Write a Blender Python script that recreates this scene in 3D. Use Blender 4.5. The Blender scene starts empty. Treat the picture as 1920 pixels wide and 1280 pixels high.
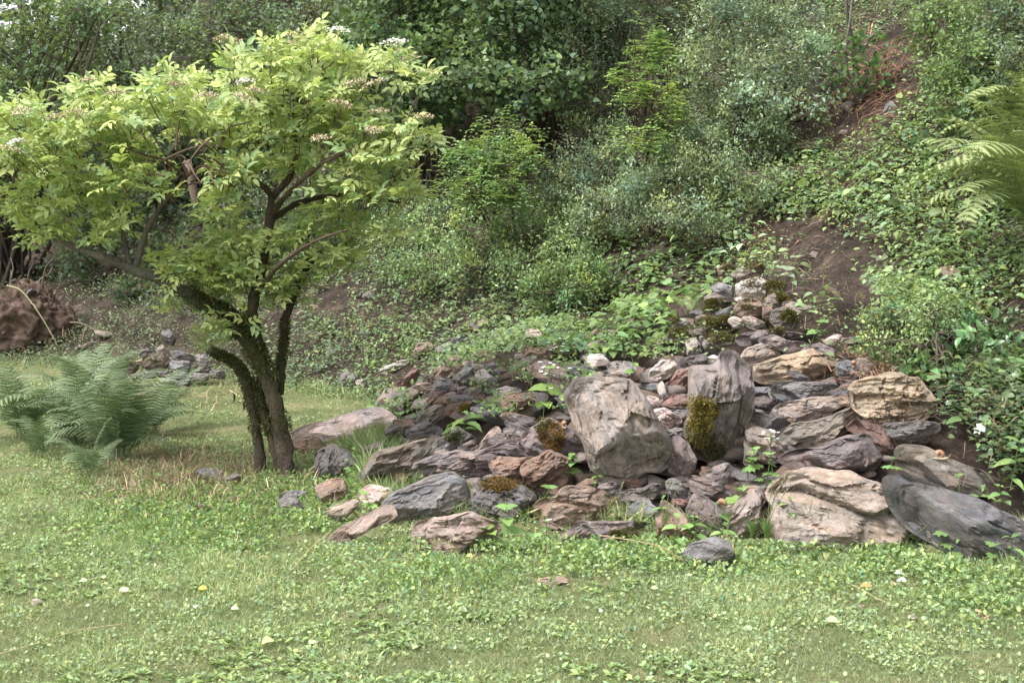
import bpy, math, random
import numpy as np
from mathutils import Matrix, Vector

# ---------------------------------------------------------------- camera, sky, sun, exposure
SC = bpy.context.scene
COL = SC.collection
F = 2600.0                      # focal length in pixels of the 1920 px wide photograph
CAMZ = 1.5
PITCH = math.atan(190.0 / F)
cam_d = bpy.data.cameras.new('camera')
cam_d.sensor_width = 36.0
cam_d.lens = 36.0 * F / 1920.0
cam_d.clip_start = 0.1
cam_d.clip_end = 500.0
cam_d.dof.use_dof = True
cam_d.dof.focus_distance = 7.3
cam_d.dof.aperture_fstop = 22.0
cam = bpy.data.objects.new('camera', cam_d)
COL.objects.link(cam)
cam.location = (0, 0, CAMZ)
cam.rotation_euler = (math.pi / 2 - PITCH, 0, 0)
SC.camera = cam

SUN_EL, SUN_AZ = math.radians(58), math.radians(-118)   # azimuth from +Y, clockwise: left and a little behind
world = bpy.data.worlds.new('World')
SC.world = world
world.use_nodes = True
wn = world.node_tree.nodes
wl = world.node_tree.links
wn.clear()
sky = wn.new('ShaderNodeTexSky')
sky.sky_type = 'NISHITA'
sky.sun_disc = False
sky.sun_elevation = SUN_EL
sky.sun_rotation = SUN_AZ
sky.air_density = 1.0
sky.dust_density = 4.0
sky.ozone_density = 1.0
hsv = wn.new('ShaderNodeHueSaturation')       # thin bright cloud: the blue of the clear sky washed out
hsv.inputs['Saturation'].default_value = 0.12
bg = wn.new('ShaderNodeBackground')
bg.inputs['Strength'].default_value = 0.15
wo = wn.new('ShaderNodeOutputWorld')
wl.new(sky.outputs[0], hsv.inputs['Color'])
wl.new(hsv.outputs[0], bg.inputs['Color'])
wl.new(bg.outputs[0], wo.inputs['Surface'])

sun_d = bpy.data.lights.new('sun', 'SUN')
sun_d.energy = 1.8
sun_d.angle = math.radians(18)
sun_d.color = (1.0, 0.975, 0.93)
sun = bpy.data.objects.new('sun', sun_d)
COL.objects.link(sun)
_sd = Vector((math.sin(SUN_AZ) * math.cos(SUN_EL), math.cos(SUN_AZ) * math.cos(SUN_EL), math.sin(SUN_EL)))
sun.rotation_euler = (-_sd).to_track_quat('-Z', 'Y').to_euler()
sun.location = (-8, -4, 14)

SC.view_settings.view_transform = 'Standard'
SC.view_settings.look = 'None'
SC.view_settings.exposure = 1.3
SC.view_settings.gamma = 1.0
SC.view_settings.use_curve_mapping = False
SC.cycles.max_bounces = 7
SC.cycles.transparent_max_bounces = 4
SC.cycles.use_denoising = True

# ---------------------------------------------------------------- numbers and noise
RNG = np.random.default_rng(11)
random.seed(5)

def _hash(ix, iy, iz, seed):
    h = (ix * 374761393 + iy * 668265263 + iz * 2147483647 + seed * 974634777) & 0xFFFFFFFF
    h = ((h ^ (h >> 13)) * 1274126177) & 0xFFFFFFFF
    h = ((h ^ (h >> 15)) * 2246822519) & 0xFFFFFFFF
    return ((h ^ (h >> 16)) & 0xFFFFFF) / float(0xFFFFFF)

def vnoise(p, seed=0):
    """smooth value noise, -1..1, p is (...,3)"""
    p = np.asarray(p, dtype=np.float64)
    i = np.floor(p).astype(np.int64)
    f = p - i
    f = f * f * (3 - 2 * f)
    x, y, z = i[..., 0], i[..., 1], i[..., 2]
    fx, fy, fz = f[..., 0], f[..., 1], f[..., 2]
    r = 0
    for dx in (0, 1):
        for dy in (0, 1):
            for dz in (0, 1):
                w = (fx if dx else 1 - fx) * (fy if dy else 1 - fy) * (fz if dz else 1 - fz)
                r = r + w * _hash(x + dx, y + dy, z + dz, seed)
    return r * 2 - 1

def fbm(p, seed=0, octs=4, lac=2.1, gain=0.5):
    a, s, t = 1.0, 0.0, 0.0
    p = np.asarray(p, dtype=np.float64)
    for k in range(octs):
        s = s + a * vnoise(p, seed + k * 7)
        t += a
        a *= gain
        p = p * lac
    return s / t

def fb2(x, y, scale, seed=0, octs=4):
    return fbm(np.stack([x * scale, y * scale, np.zeros_like(x) + 0.37], -1), seed, octs)

def sstep(a, b, x):
    t = np.clip((np.asarray(x, dtype=float) - a) / (b - a), 0, 1)
    return t * t * (3 - 2 * t)

def norm(v):
    return v / np.maximum(np.linalg.norm(v, axis=-1, keepdims=True), 1e-9)

# ---------------------------------------------------------------- camera geometry: pixel of the photograph <-> place
_U = np.array([0, math.sin(PITCH), math.cos(PITCH)])
_Fw = np.array([0, math.cos(PITCH), -math.sin(PITCH)])
C0 = np.array([0, 0, CAMZ])

def ray(px, py):
    px = np.asarray(px, float); py = np.asarray(py, float)
    r = ((px - 960) / F)[..., None] * np.array([1.0, 0, 0]) + ((640 - py) / F)[..., None] * _U + _Fw
    return r / r[..., 1:2]

def P3(px, py, depth):
    return C0 + ray(px, py) * np.asarray(depth, float)[..., None]

def to_px(p):
    d = np.asarray(p) - C0
    z = d @ _Fw
    return 960 + F * d[..., 0] / z, 640 - F * (d @ _U) / z

# ---------------------------------------------------------------- the lie of the land
TOE = np.array([(9, -6), (4.6, 2.2), (3.0, 4.9), (2.3, 6.4), (1.95, 7.5), (1.15, 8.5), (0.2, 9.7), (-1.2, 11.6), (-3.6, 13.7), (-7, 15.2), (-16, 17), (-60, 24)], float)

def toe_dist(x, y):
    best = np.full(np.shape(x), 1e9); sgn = np.ones(np.shape(x))
    for a, b in zip(TOE[:-1], TOE[1:]):
        d = b - a
        L2 = d @ d
        t = np.clip(((x - a[0]) * d[0] + (y - a[1]) * d[1]) / L2, 0, 1)
        qx, qy = a[0] + t * d[0], a[1] + t * d[1]
        dd = np.hypot(x - qx, y - qy)
        s = np.sign(d[1] * (x - a[0]) - d[0] * (y - a[1]))   # >0 on the right hand / far side
        m = dd < best
        best = np.where(m, dd, best); sgn = np.where(m, s, sgn)
    return best * np.where(sgn == 0, 1, sgn)

def base_height(x, y):
    x = np.asarray(x, float); y = np.asarray(y, float)
    s = toe_dist(x, y)
    lawn = 0.045 * np.clip(y - 8.0, 0, 9) - 0.02 * np.clip(-x - 2, 0, 12)
    k = sstep(-4.5, 0.2, x + 0.25 * (y - 12))            # 0 left (low bank), 1 right (steep hillside)
    sp = np.maximum(s, 0)
    soft = sp * sp / (sp + 0.35)
    steep = 0.70 * soft - 0.004 * soft ** 2 * (soft < 60)
    low = 0.62 * (1 - np.exp(-soft / 0.9)) + 0.16 * soft
    h = lawn + k * np.minimum(steep, 22) + (1 - k) * np.minimum(low, 9)
    return h

# control points of the stone heap: (px, py, depth) of its surface
_HEAP = [(760, 1010, 7.02), (900, 1000, 7.0), (1080, 1030, 6.85), (1300, 1060, 6.6), (1450, 1040, 6.62), (1600, 1040, 6.65), (1800, 1030, 6.5),
         (1900, 1070, 6.35), (640, 1010, 7.15), (620, 880, 8.55), (690, 900, 8.1), (800, 930, 7.35), (960, 950, 7.1), (1100, 940, 7.05), (1300, 940, 6.85),
         (1560, 900, 6.75), (1560, 960, 6.68), (700, 800, 9.6), (700, 850, 8.9), (900, 830, 8.0), (900, 880, 7.6), (1100, 880, 7.25), (1300, 900, 7.0),
         (780, 760, 9.8), (900, 760, 8.9), (900, 700, 9.4), (1040, 690, 9.0), (1100, 720, 8.4), (1200, 690, 8.3), (1220, 790, 7.6), (1400, 700, 7.9),
         (1400, 790, 7.35), (1500, 850, 6.95), (1560, 760, 7.2), (1600, 650, 7.85), (1700, 700, 7.5), (1450, 640, 8.2), (1450, 580, 8.5), (1400, 520, 8.8),
         (1700, 770, 6.95), (1800, 880, 6.65), (1850, 950, 6.5), (1300, 640, 8.8), (1180, 640, 9.1), (1650, 830, 6.9), (800, 680, 10.2), (1760, 800, 6.9)]
_hp = np.array([P3(a, b, c) for a, b, c in _HEAP])
_ring = np.array([(-1.5, 6.6), (-1.7, 8.2), (-1.6, 9.6), (-1.4, 10.8), (-0.4, 5.9), (0.6, 5.6), (1.4, 5.4), (2.3, 5.2), (-0.9, 6.4), (-0.5, 12.2), (0.6, 11.3),
                  (1.6, 10.6), (2.6, 9.6), (3.1, 8.2), (3.2, 6.9), (3.6, 5.6), (3.4, 4.4), (-2.4, 7.5), (0.2, 6.0), (1.0, 5.85), (1.9, 5.7), (-1.15, 10.0)], float)
_cx = np.concatenate([_hp[:, :2], _ring])
_cr = np.concatenate([_hp[:, 2] - base_height(_hp[:, 0], _hp[:, 1]), np.zeros(len(_ring))])

def _tps(r):
    return np.where(r > 1e-9, r * r * np.log(np.maximum(r, 1e-9)), 0)
_n = len(_cx)
_A = np.zeros((_n + 3, _n + 3))
_A[:_n, :_n] = _tps(np.linalg.norm(_cx[:, None] - _cx[None], axis=-1)) + np.eye(_n) * 0.04
_A[:_n, _n] = 1; _A[:_n, _n + 1:] = _cx
_A[_n, :_n] = 1; _A[_n + 1:, :_n] = _cx.T
_W = np.linalg.solve(_A, np.concatenate([_cr, np.zeros(3)]))

def surf(x, y):
    """height of the ground with the heap on it (stone surface, no small relief)"""
    x = np.asarray(x, float); y = np.asarray(y, float)
    b = base_height(x, y)
    q = np.stack([x, y], -1)
    near = (np.abs(x - 0.8) < 3.2) & (np.abs(y - 8.2) < 4.2)
    out = np.array(b, copy=True)
    if np.any(near):
        qq = q[near]
        res = _tps(np.linalg.norm(qq[:, None] - _cx[None], axis=-1)) @ _W[:_n] + _W[_n] + qq @ _W[_n + 1:]
        # mask: ellipse around the heap
        m = 1 - sstep(0.85, 1.15, np.hypot((qq[:, 0] - 0.85) / 2.75, (qq[:, 1] - 8.2) / 3.6))
        m = m * sstep(5.8, 6.45, qq[:, 1])
        out[near] = b[near] + np.where(qq[:, 1] < 7.6, np.clip(res, 0, 1.5), np.clip(res, -0.05, 1.5)) * m
    return out

def heap_mask(x, y):
    """1 where stones lie thickly"""
    s = surf(x, y) - base_height(x, y)
    return sstep(0.06, 0.2, s)

def ground(x, y):
    """the soil under grass and stones"""
    h = surf(x, y)
    s = toe_dist(x, y)
    rough = sstep(-0.4, 0.6, s)
    h = h + rough * (1 - .75 * heap_mask(x, y)) * 0.10 * fb2(np.asarray(x, float), np.asarray(y, float), 1.1, 3, 4) + 0.012 * fb2(np.asarray(x, float), np.asarray(y, float), 2.0, 9, 3)
    return h - 0.15 * heap_mask(x, y)

def hit(px, py, fn=None, dmin=3.0, dmax=60.0):
    """where the line of sight through a photo pixel first meets the land"""
    fn = fn or surf
    r = ray(px, py)
    d = np.concatenate([np.arange(dmin, 20, 0.04), np.arange(20, dmax, 0.25)])
    p = C0 + d[:, None] * r
    below = p[:, 2] <= fn(p[:, 0], p[:, 1])
    i = int(np.argmax(below)) if below.any() else len(d) - 1
    return p[i], d[i]

# ---------------------------------------------------------------- mesh helpers
def mesh_obj(name, V, faces, mat, parent=None, col=None, smooth=False, link=True, loc=None):
    """faces: list of integer arrays, each (n,k)"""
    V = np.asarray(V, np.float32)
    me = bpy.data.meshes.new(name)
    faces = [np.asarray(f, np.int32) for f in faces if len(f)]
    nl = sum(f.size for f in faces); npoly = sum(len(f) for f in faces)
    me.vertices.add(len(V)); me.vertices.foreach_set('co', V.ravel())
    me.loops.add(nl); me.polygons.add(npoly)
    me.loops.foreach_set('vertex_index', np.concatenate([f.ravel() for f in faces]))
    st = []; o = 0
    for f in faces:
        st.append(o + np.arange(len(f)) * f.shape[1]); o += f.size
    me.polygons.foreach_set('loop_start', np.concatenate(st).astype(np.int32))
    if smooth:
        me.polygons.foreach_set('use_smooth', np.ones(npoly, bool))
    if col is not None:
        a = me.color_attributes.new('col', 'FLOAT_COLOR', 'POINT')
        c = np.ones((len(V), 4), np.float32); c[:, :3] = np.clip(col, 0, 1)
        a.data.foreach_set('color', c.ravel())
    me.update(calc_edges=True)
    me.materials.append(mat)
    if not link:
        return me
    o = bpy.data.objects.new(name, me)
    COL.objects.link(o)
    if loc is not None: o.location = loc
    if parent is not None: o.parent = parent
    return o

def empty(name, loc, label=None, cat=None, group=None, rz=0.0):
    o = bpy.data.objects.new(name, None)
    o.empty_display_size = 0.1
    COL.objects.link(o)
    o.location = tuple(float(v) for v in loc); o.rotation_euler = (0, 0, rz)
    tag(o, label, cat, group)
    return o

def tag(o, label=None, cat=None, group=None, kind=None):
    if label: o['label'] = label
    if cat: o['category'] = cat
    if group: o['group'] = group
    if kind: o['kind'] = kind
    return o

class Geo:
    """gathers pieces with colours into one mesh"""
    def __init__(s): s.V = []; s.F = {}; s.C = []; s.n = 0
    def add(s, V, faces, col):
        V = np.asarray(V, float)
        s.V.append(V)
        for f in faces:
            f = np.asarray(f, np.int64)
            if len(f): s.F.setdefault(f.shape[1], []).append(f + s.n)
        c = np.broadcast_to(np.asarray(col, float), (len(V), 3)); s.C.append(c)
        s.n += len(V)
    def build(s, name, mat, parent=None, smooth=False, origin=None, link=True):
        V = np.concatenate(s.V)
        if origin is not None: V = V - np.asarray(origin)
        return mesh_obj(name, V, [np.concatenate(f) for f in s.F.values()], mat, parent, np.concatenate(s.C), smooth, link)

def frames(pts):
    pts = np.asarray(pts, float)
    t = norm(np.gradient(pts, axis=0))
    ref = np.array([0.31, 0.9, 0.12])
    a = norm(np.cross(t, ref)); b = np.cross(t, a)
    return t, a, b

def tube(G, pts, rad, col, n=8, bump=0.0, seed=0):
    pts = np.asarray(pts, float); rad = np.asarray(rad, float) * np.ones(len(pts))
    t, a, b = frames(pts)
    th = np.arange(n) * 2 * math.pi / n
    ring = a[:, None] * np.cos(th)[None, :, None] + b[:, None] * np.sin(th)[None, :, None]
    R = rad[:, None]
    if bump:
        R = R * (1 + bump * vnoise(np.stack([np.repeat(np.arange(len(pts))[:, None] * 0.55, n, 1), np.tile(th * 1.7, (len(pts), 1)), np.full((len(pts), n), seed * 1.7)], -1), seed))
    V = pts[:, None] + ring * (R if bump else R)[..., None]
    i = np.arange(len(pts) - 1)[:, None] * n; j = np.arange(n)[None]; k = (j + 1) % n
    q = np.stack([i + j, i + k, i + n + k, i + n + j], -1).reshape(-1, 4)
    e = (len(pts) - 1) * n
    cap = [np.array([[e + m for m in range(n)]])]
    c = np.asarray(col, float)
    if c.ndim == 2: c = np.repeat(c, n, 0)
    G.add(V.reshape(-1, 3), [q] + cap, c)

def spline(P, n):
    """smooth curve through the control points"""
    P = np.asarray(P, float)
    if len(P) < 3:
        t = np.linspace(0, 1, n)[:, None]
        return P[0] * (1 - t) + P[-1] * t
    Q = np.vstack([2 * P[0] - P[1], P, 2 * P[-1] - P[-2]])
    u = np.linspace(0, len(P) - 1 - 1e-6, n); i = u.astype(int); f = (u - i)[:, None]
    p0, p1, p2, p3 = Q[i], Q[i + 1], Q[i + 2], Q[i + 3]
    return 0.5 * (2 * p1 + (p2 - p0) * f + (2 * p0 - 5 * p1 + 4 * p2 - p3) * f ** 2 + (3 * p1 - p0 - 3 * p2 + p3) * f ** 3)

# ---- leaf shapes: x across, y along, z up (normal)
def leaf_shape(kind):
    if kind == 'diamond':
        V = [(0, 0, 0), (0.5, 0.45, 0.08), (0, 1, -0.06), (-0.5, 0.45, 0.08)]
        return np.array(V, float), [np.array([[0, 1, 2], [0, 2, 3]])]
    if kind == 'oval':
        V = [(0, 0, 0), (0.42, 0.28, .07), (0.40, 0.66, .05), (0, 1, -.1), (-0.40, 0.66, .05), (-0.42, 0.28, .07)]
        return np.array(V, float), [np.array([[0, 1, 2, 3], [0, 3, 4, 5]])]
    if kind == 'ovate':      # bigger leaf with midrib and drooping tip
        V = [(0, 0, 0), (0, .33, .02), (0, .68, -.02), (0, 1, -.2),
             (.36, .18, .09), (.5, .42, .10), (.33, .74, .03), (-.36, .18, .09), (-.5, .42, .10), (-.33, .74, .03)]
        return np.array(V, float), [np.array([[0, 4, 5, 1], [1, 5, 6, 2], [0, 1, 8, 7], [1, 2, 9, 8]]), np.array([[2, 6, 3], [2, 3, 9]])]
    if kind == 'heart':
        V = [(0, .08, 0), (0, .5, .0), (0, 1, -.14), (.32, -.06, .08), (.55, .22, .10), (.36, .62, .05), (-.32, -.06, .08), (-.55, .22, .10), (-.36, .62, .05)]
        return np.array(V, float), [np.array([[0, 3, 4, 1], [1, 4, 5, 2], [0, 1, 7, 6], [1, 2, 8, 7]])]
    if kind == 'ivy':
        V = [(0, 0, 0), (.28, -.08, .03), (.55, .25, .0), (.27, .42, .05), (.42, .68, .0), (.16, .70, .05), (0, 1, -.03),
             (-.16, .70, .05), (-.42, .68, .0), (-.27, .42, .05), (-.55, .25, 0), (-.28, -.08, .03), (0, .4, 0)]
        q = [[12, 0, 1], [12, 1, 2], [12, 2, 3], [12, 3, 4], [12, 4, 5], [12, 5, 6], [12, 6, 7], [12, 7, 8], [12, 8, 9], [12, 9, 10], [12, 10, 11], [12, 11, 0]]
        return np.array(V, float), [np.array(q)]
    if kind == 'blade':
        V = [(-.5, 0, 0), (.5, 0, 0), (0, 1, 0)]
        return np.array(V, float), [np.array([[0, 1, 2]])]
    if kind == 'blade2':
        V = [(-.5, 0, 0), (.5, 0, 0), (.36, .55, .12), (-.36, .55, .12), (0, 1, -.05)]
        return np.array(V, float), [np.array([[0, 1, 2, 3]]), np.array([[3, 2, 4]])]
LS = {k: leaf_shape(k) for k in ('diamond', 'oval', 'ovate', 'heart', 'ivy', 'blade', 'blade2')}

def leaves(G, kind, pos, dirs, nrm, length, wratio, col):
    """many leaves at once"""
    if len(pos) == 0: return
    V, Fs = LS[kind]
    pos = np.asarray(pos, float); d = norm(np.asarray(dirs, float))
    x = np.cross(d, nrm); x = norm(x); n = np.cross(x, d)
    L = np.asarray(length, float) * np.ones(len(pos)); w = L * np.asarray(wratio, float)
    W = (pos[:, None] + x[:, None] * (V[None, :, 0:1] * w[:, None, None]) + d[:, None] * (V[None, :, 1:2] * L[:, None, None])
         + n[:, None] * (V[None, :, 2:3] * L[:, None, None]))
    k = len(V); off = (np.arange(len(pos)) * k)
    fs = [(f[None] + off[:, None, None]).reshape(-1, f.shape[1]) for f in Fs]
    c = np.asarray(col, float)
    c = np.repeat(c, k, 0) if c.ndim == 2 else c
    G.add(W.reshape(-1, 3), fs, c)

def rdir(n, up=0.0, rng=RNG):
    v = rng.normal(size=(n, 3)); v = norm(v); v[:, 2] += up
    return norm(v)

def vary(base, n, v=0.25, hue=0.12, rng=RNG):
    """n shades of a leaf colour: some darker, some yellower"""
    base = np.asarray(base, float)
    c = base[None] * np.exp(rng.normal(0, v, (n, 1)))
    y = rng.normal(0, hue, (n, 1))
    return np.clip(c * np.concatenate([1 + y, 1 + 0.35 * y, 1 - 0.8 * y], 1), 0.003, 0.9)

# ---------------------------------------------------------------- materials
def new_mat(name):
    m = bpy.data.materials.new(name); m.use_nodes = True
    nt = m.node_tree; nt.nodes.clear()
    out = nt.nodes.new('ShaderNodeOutputMaterial')
    return m, nt, out

def N(nt, t, **kw):
    n = nt.nodes.new(t)
    for k, v in kw.items():
        if hasattr(n, k) and k not in n.inputs: setattr(n, k, v)
        else: n.inputs[k].default_value = v
    return n

def ramp(nt, fac, stops):
    r = nt.nodes.new('ShaderNodeValToRGB')
    e = r.color_ramp.elements
    e[0].position, e[0].color = stops[0][0], stops[0][1]
    e[1].position, e[1].color = stops[-1][0], stops[-1][1]
    for p, c in stops[1:-1]:
        x = e.new(p); x.color = c
    nt.links.new(fac, r.inputs[0])
    return r.outputs[0]

def g(v): return (v, v, v, 1)

def mixc(nt, fac, a, b, mode='MIX'):
    m = nt.nodes.new('ShaderNodeMix'); m.data_type = 'RGBA'; m.blend_type = mode
    for i, v in ((0, fac), (6, a), (7, b)):
        if hasattr(v, 'links'): nt.links.new(v, m.inputs[i])
        else: m.inputs[i].default_value = v
    return m.outputs[2]

def leaf_material(name, trans=0.35, rough=0.5, spec=0.35):
    m, nt, out = new_mat(name)
    at = N(nt, 'ShaderNodeAttribute'); at.attribute_name = 'col'
    geo = N(nt, 'ShaderNodeNewGeometry')
    back = mixc(nt, 0.35, at.outputs['Color'], (0.30, 0.36, 0.24, 1))       # undersides are paler
    mg = nt.nodes.new('ShaderNodeMath'); mg.operation = 'MULTIPLY'; mg.inputs[1].default_value = 0.5
    nt.links.new(geo.outputs['Backfacing'], mg.inputs[0])
    c = mixc(nt, mg.outputs[0], at.outputs['Color'], back)
    b = N(nt, 'ShaderNodeBsdfPrincipled', Roughness=rough)
    b.inputs['Specular IOR Level'].default_value = spec
    nt.links.new(c, b.inputs['Base Color'])
    tr = N(nt, 'ShaderNodeBsdfTranslucent')
    tc = mixc(nt, 1.0, c, (1.2, 1.3, 0.72, 1), 'MULTIPLY')
    nt.links.new(tc, tr.inputs['Color'])
    mx = N(nt, 'ShaderNodeMixShader'); mx.inputs[0].default_value = trans
    nt.links.new(b.outputs[0], mx.inputs[1]); nt.links.new(tr.outputs[0], mx.inputs[2])
    nt.links.new(mx.outputs[0], out.inputs[0])
    return m

M_LEAF = leaf_material('leaf', 0.32, 0.55, 0.22)
M_GRASS = leaf_material('grass_blade', 0.30, 0.6, 0.25)
M_FERN = leaf_material('fern_leaf', 0.18, 0.55, 0.3)
M_IVY = leaf_material('glossy_leaf', 0.15, 0.32, 0.5)

def colour_material(name, rough=0.8, bump=0.3, scale=60.0, contrast=0.35):
    """colour from the mesh, fine grain and relief added"""
    m, nt, out = new_mat(name)
    at = N(nt, 'ShaderNodeAttribute'); at.attribute_name = 'col'
    tc = N(nt, 'ShaderNodeTexCoord')
    no = N(nt, 'ShaderNodeTexNoise', Scale=scale, Detail=6.0, Roughness=0.65)
    nt.links.new(tc.outputs['Object'], no.inputs['Vector'])
    f = ramp(nt, no.outputs[0], [(0.3, g(1 - contrast)), (0.7, g(1 + contrast))])
    c = mixc(nt, 1.0, at.outputs['Color'], f, 'MULTIPLY')
    b = N(nt, 'ShaderNodeBsdfPrincipled', Roughness=rough)
    b.inputs['Specular IOR Level'].default_value = 0.25
    nt.links.new(c, b.inputs['Base Color'])
    bp = N(nt, 'ShaderNodeBump', Strength=bump, Distance=0.02)
    nt.links.new(no.outputs[0], bp.inputs['Height']); nt.links.new(bp.outputs[0], b.inputs['Normal'])
    nt.links.new(b.outputs[0], out.inputs[0])
    return m

M_BARK = colour_material('bark', 0.9, 0.8, 70, 0.5)
M_TWIG = colour_material('twig', 0.85, 0.3, 90, 0.3)
M_PETAL = colour_material('petal', 0.7, 0.1, 90, 0.1)

def rock_material():
    m, nt, out = new_mat('schist')
    L = nt.links.new
    oi = N(nt, 'ShaderNodeObjectInfo')
    tc = N(nt, 'ShaderNodeTexCoord')
    add = N(nt, 'ShaderNodeVectorMath', operation='ADD')
    L(tc.outputs['Object'], add.inputs[0])
    sc = N(nt, 'ShaderNodeVectorMath', operation='SCALE'); sc.inputs[3].default_value = 37.0
    cr = N(nt, 'ShaderNodeCombineXYZ')
    L(oi.outputs['Random'], cr.inputs[0]); L(oi.outputs['Random'], cr.inputs[1])
    L(cr.outputs[0], sc.inputs[0]); L(sc.outputs[0], add.inputs[1])
    mp = N(nt, 'ShaderNodeMapping'); mp.inputs['Scale'].default_value = (9, 12, 30)      # beds run along local X
    L(add.outputs[0], mp.inputs[0])
    bed = N(nt, 'ShaderNodeTexNoise', Scale=1.0, Detail=8.0, Roughness=0.62, Distortion=0.5); L(mp.outputs[0], bed.inputs['Vector'])
    big = N(nt, 'ShaderNodeTexNoise', Scale=7.0, Detail=5.0, Roughness=0.6, Distortion=0.6); L(add.outputs[0], big.inputs['Vector'])
    fine = N(nt, 'ShaderNodeTexNoise', Scale=85.0, Detail=6.0, Roughness=0.75); L(add.outputs[0], fine.inputs['Vector'])
    grain = N(nt, 'ShaderNodeTexNoise', Scale=260.0, Detail=3.0, Roughness=0.7); L(add.outputs[0], grain.inputs['Vector'])
    v1 = ramp(nt, bed.outputs[0], [(0.3, g(0.68)), (0.5, g(1.0)), (0.72, g(1.3))])
    v2 = ramp(nt, big.outputs[0], [(0.3, g(0.72)), (0.7, g(1.28))])
    v3 = ramp(nt, fine.outputs[0], [(0.3, g(0.7)), (0.7, g(1.32))])
    v4 = ramp(nt, grain.outputs[0], [(0.3, g(0.8)), (0.7, g(1.2))])
    c = mixc(nt, 1.0, oi.outputs['Color'], v1, 'MULTIPLY')
    c = mixc(nt, 1.0, c, v2, 'MULTIPLY'); c = mixc(nt, 1.0, c, v3, 'MULTIPLY'); c = mixc(nt, 1.0, c, v4, 'MULTIPLY')
    n0 = N(nt, 'ShaderNodeTexNoise', Scale=4.5, Detail=10.0, Roughness=0.72, Distortion=0.9)
    mp0 = N(nt, 'ShaderNodeMapping'); mp0.inputs['Location'].default_value = (9, 2, 17); mp0.inputs['Scale'].default_value = (0.8, 1.2, 2.2)
    L(add.outputs[0], mp0.inputs[0]); L(mp0.outputs[0], n0.inputs['Vector'])
    t0 = ramp(nt, n0.outputs[0], [(0.47, g(0)), (0.53, g(0.75))])
    warm = mixc(nt, 1.0, c, (1.22, 1.07, 0.96, 1), 'MULTIPLY')
    c = mixc(nt, t0, c, warm)
    t1 = ramp(nt, n0.outputs[0], [(0.36, g(0.8)), (0.42, g(0))])
    cold = mixc(nt, 1.0, c, (0.60, 0.60, 0.64, 1), 'MULTIPLY')
    c = mixc(nt, t1, c, cold)
    # rusty weathering where the object's alpha says so
    n2 = N(nt, 'ShaderNodeTexNoise', Scale=9.0, Detail=7.0, Roughness=0.7, Distortion=1.2)
    mp2 = N(nt, 'ShaderNodeMapping'); mp2.inputs['Location'].default_value = (4, 7, 2); mp2.inputs['Scale'].default_value = (0.7, 1, 1.6)
    L(add.outputs[0], mp2.inputs[0]); L(mp2.outputs[0], n2.inputs['Vector'])
    th = N(nt, 'ShaderNodeMath', operation='ADD'); L(n2.outputs[0], th.inputs[0]); L(oi.outputs['Alpha'], th.inputs[1])
    rf = ramp(nt, th.outputs[0], [(0.74, g(0)), (0.95, g(0.85))])
    rust = mixc(nt, fine.outputs[0], (0.22, 0.125, 0.08, 1), (0.34, 0.24, 0.15, 1))
    c = mixc(nt, rf, c, rust)
    # pale lichen and quartz flecks
    n3 = N(nt, 'ShaderNodeTexNoise', Scale=16.0, Detail=9.0, Roughness=0.78); mp3 = N(nt, 'ShaderNodeMapping'); mp3.inputs['Location'].default_value = (11, 3, 8)
    L(add.outputs[0], mp3.inputs[0]); L(mp3.outputs[0], n3.inputs['Vector'])
    lf = ramp(nt, n3.outputs[0], [(0.575, g(0)), (0.68, g(0.55))])
    c = mixc(nt, lf, c, (0.40, 0.38, 0.36, 1))
    # green-black algae film
    n4 = N(nt, 'ShaderNodeTexNoise', Scale=5.0, Detail=8.0, Roughness=0.7); mp4 = N(nt, 'ShaderNodeMapping'); mp4.inputs['Location'].default_value = (1, 13, 5)
    L(add.outputs[0], mp4.inputs[0]); L(mp4.outputs[0], n4.inputs['Vector'])
    gf = ramp(nt, n4.outputs[0], [(0.55, g(0)), (0.72, g(0.6))])
    c = mixc(nt, gf, c, (0.085, 0.078, 0.055, 1))
    b = N(nt, 'ShaderNodeBsdfPrincipled')
    L(c, b.inputs['Base Color'])
    rr = ramp(nt, fine.outputs[0], [(0.3, g(0.55)), (0.7, g(0.85))]); L(rr, b.inputs['Roughness'])
    b.inputs['Specular IOR Level'].default_value = 0.35
    b1 = N(nt, 'ShaderNodeBump', Strength=0.8, Distance=0.022); L(bed.outputs[0], b1.inputs['Height'])
    b2 = N(nt, 'ShaderNodeBump', Strength=0.9, Distance=0.010); L(fine.outputs[0], b2.inputs['Height']); L(b1.outputs[0], b2.inputs['Normal'])
    b3 = N(nt, 'ShaderNodeBump', Strength=0.35, Distance=0.003); L(grain.outputs[0], b3.inputs['Height']); L(b2.outputs[0], b3.inputs['Normal'])
    L(b3.outputs[0], b.inputs['Normal'])
    L(b.outputs[0], out.inputs[0])
    return m
M_ROCK = rock_material()

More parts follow.
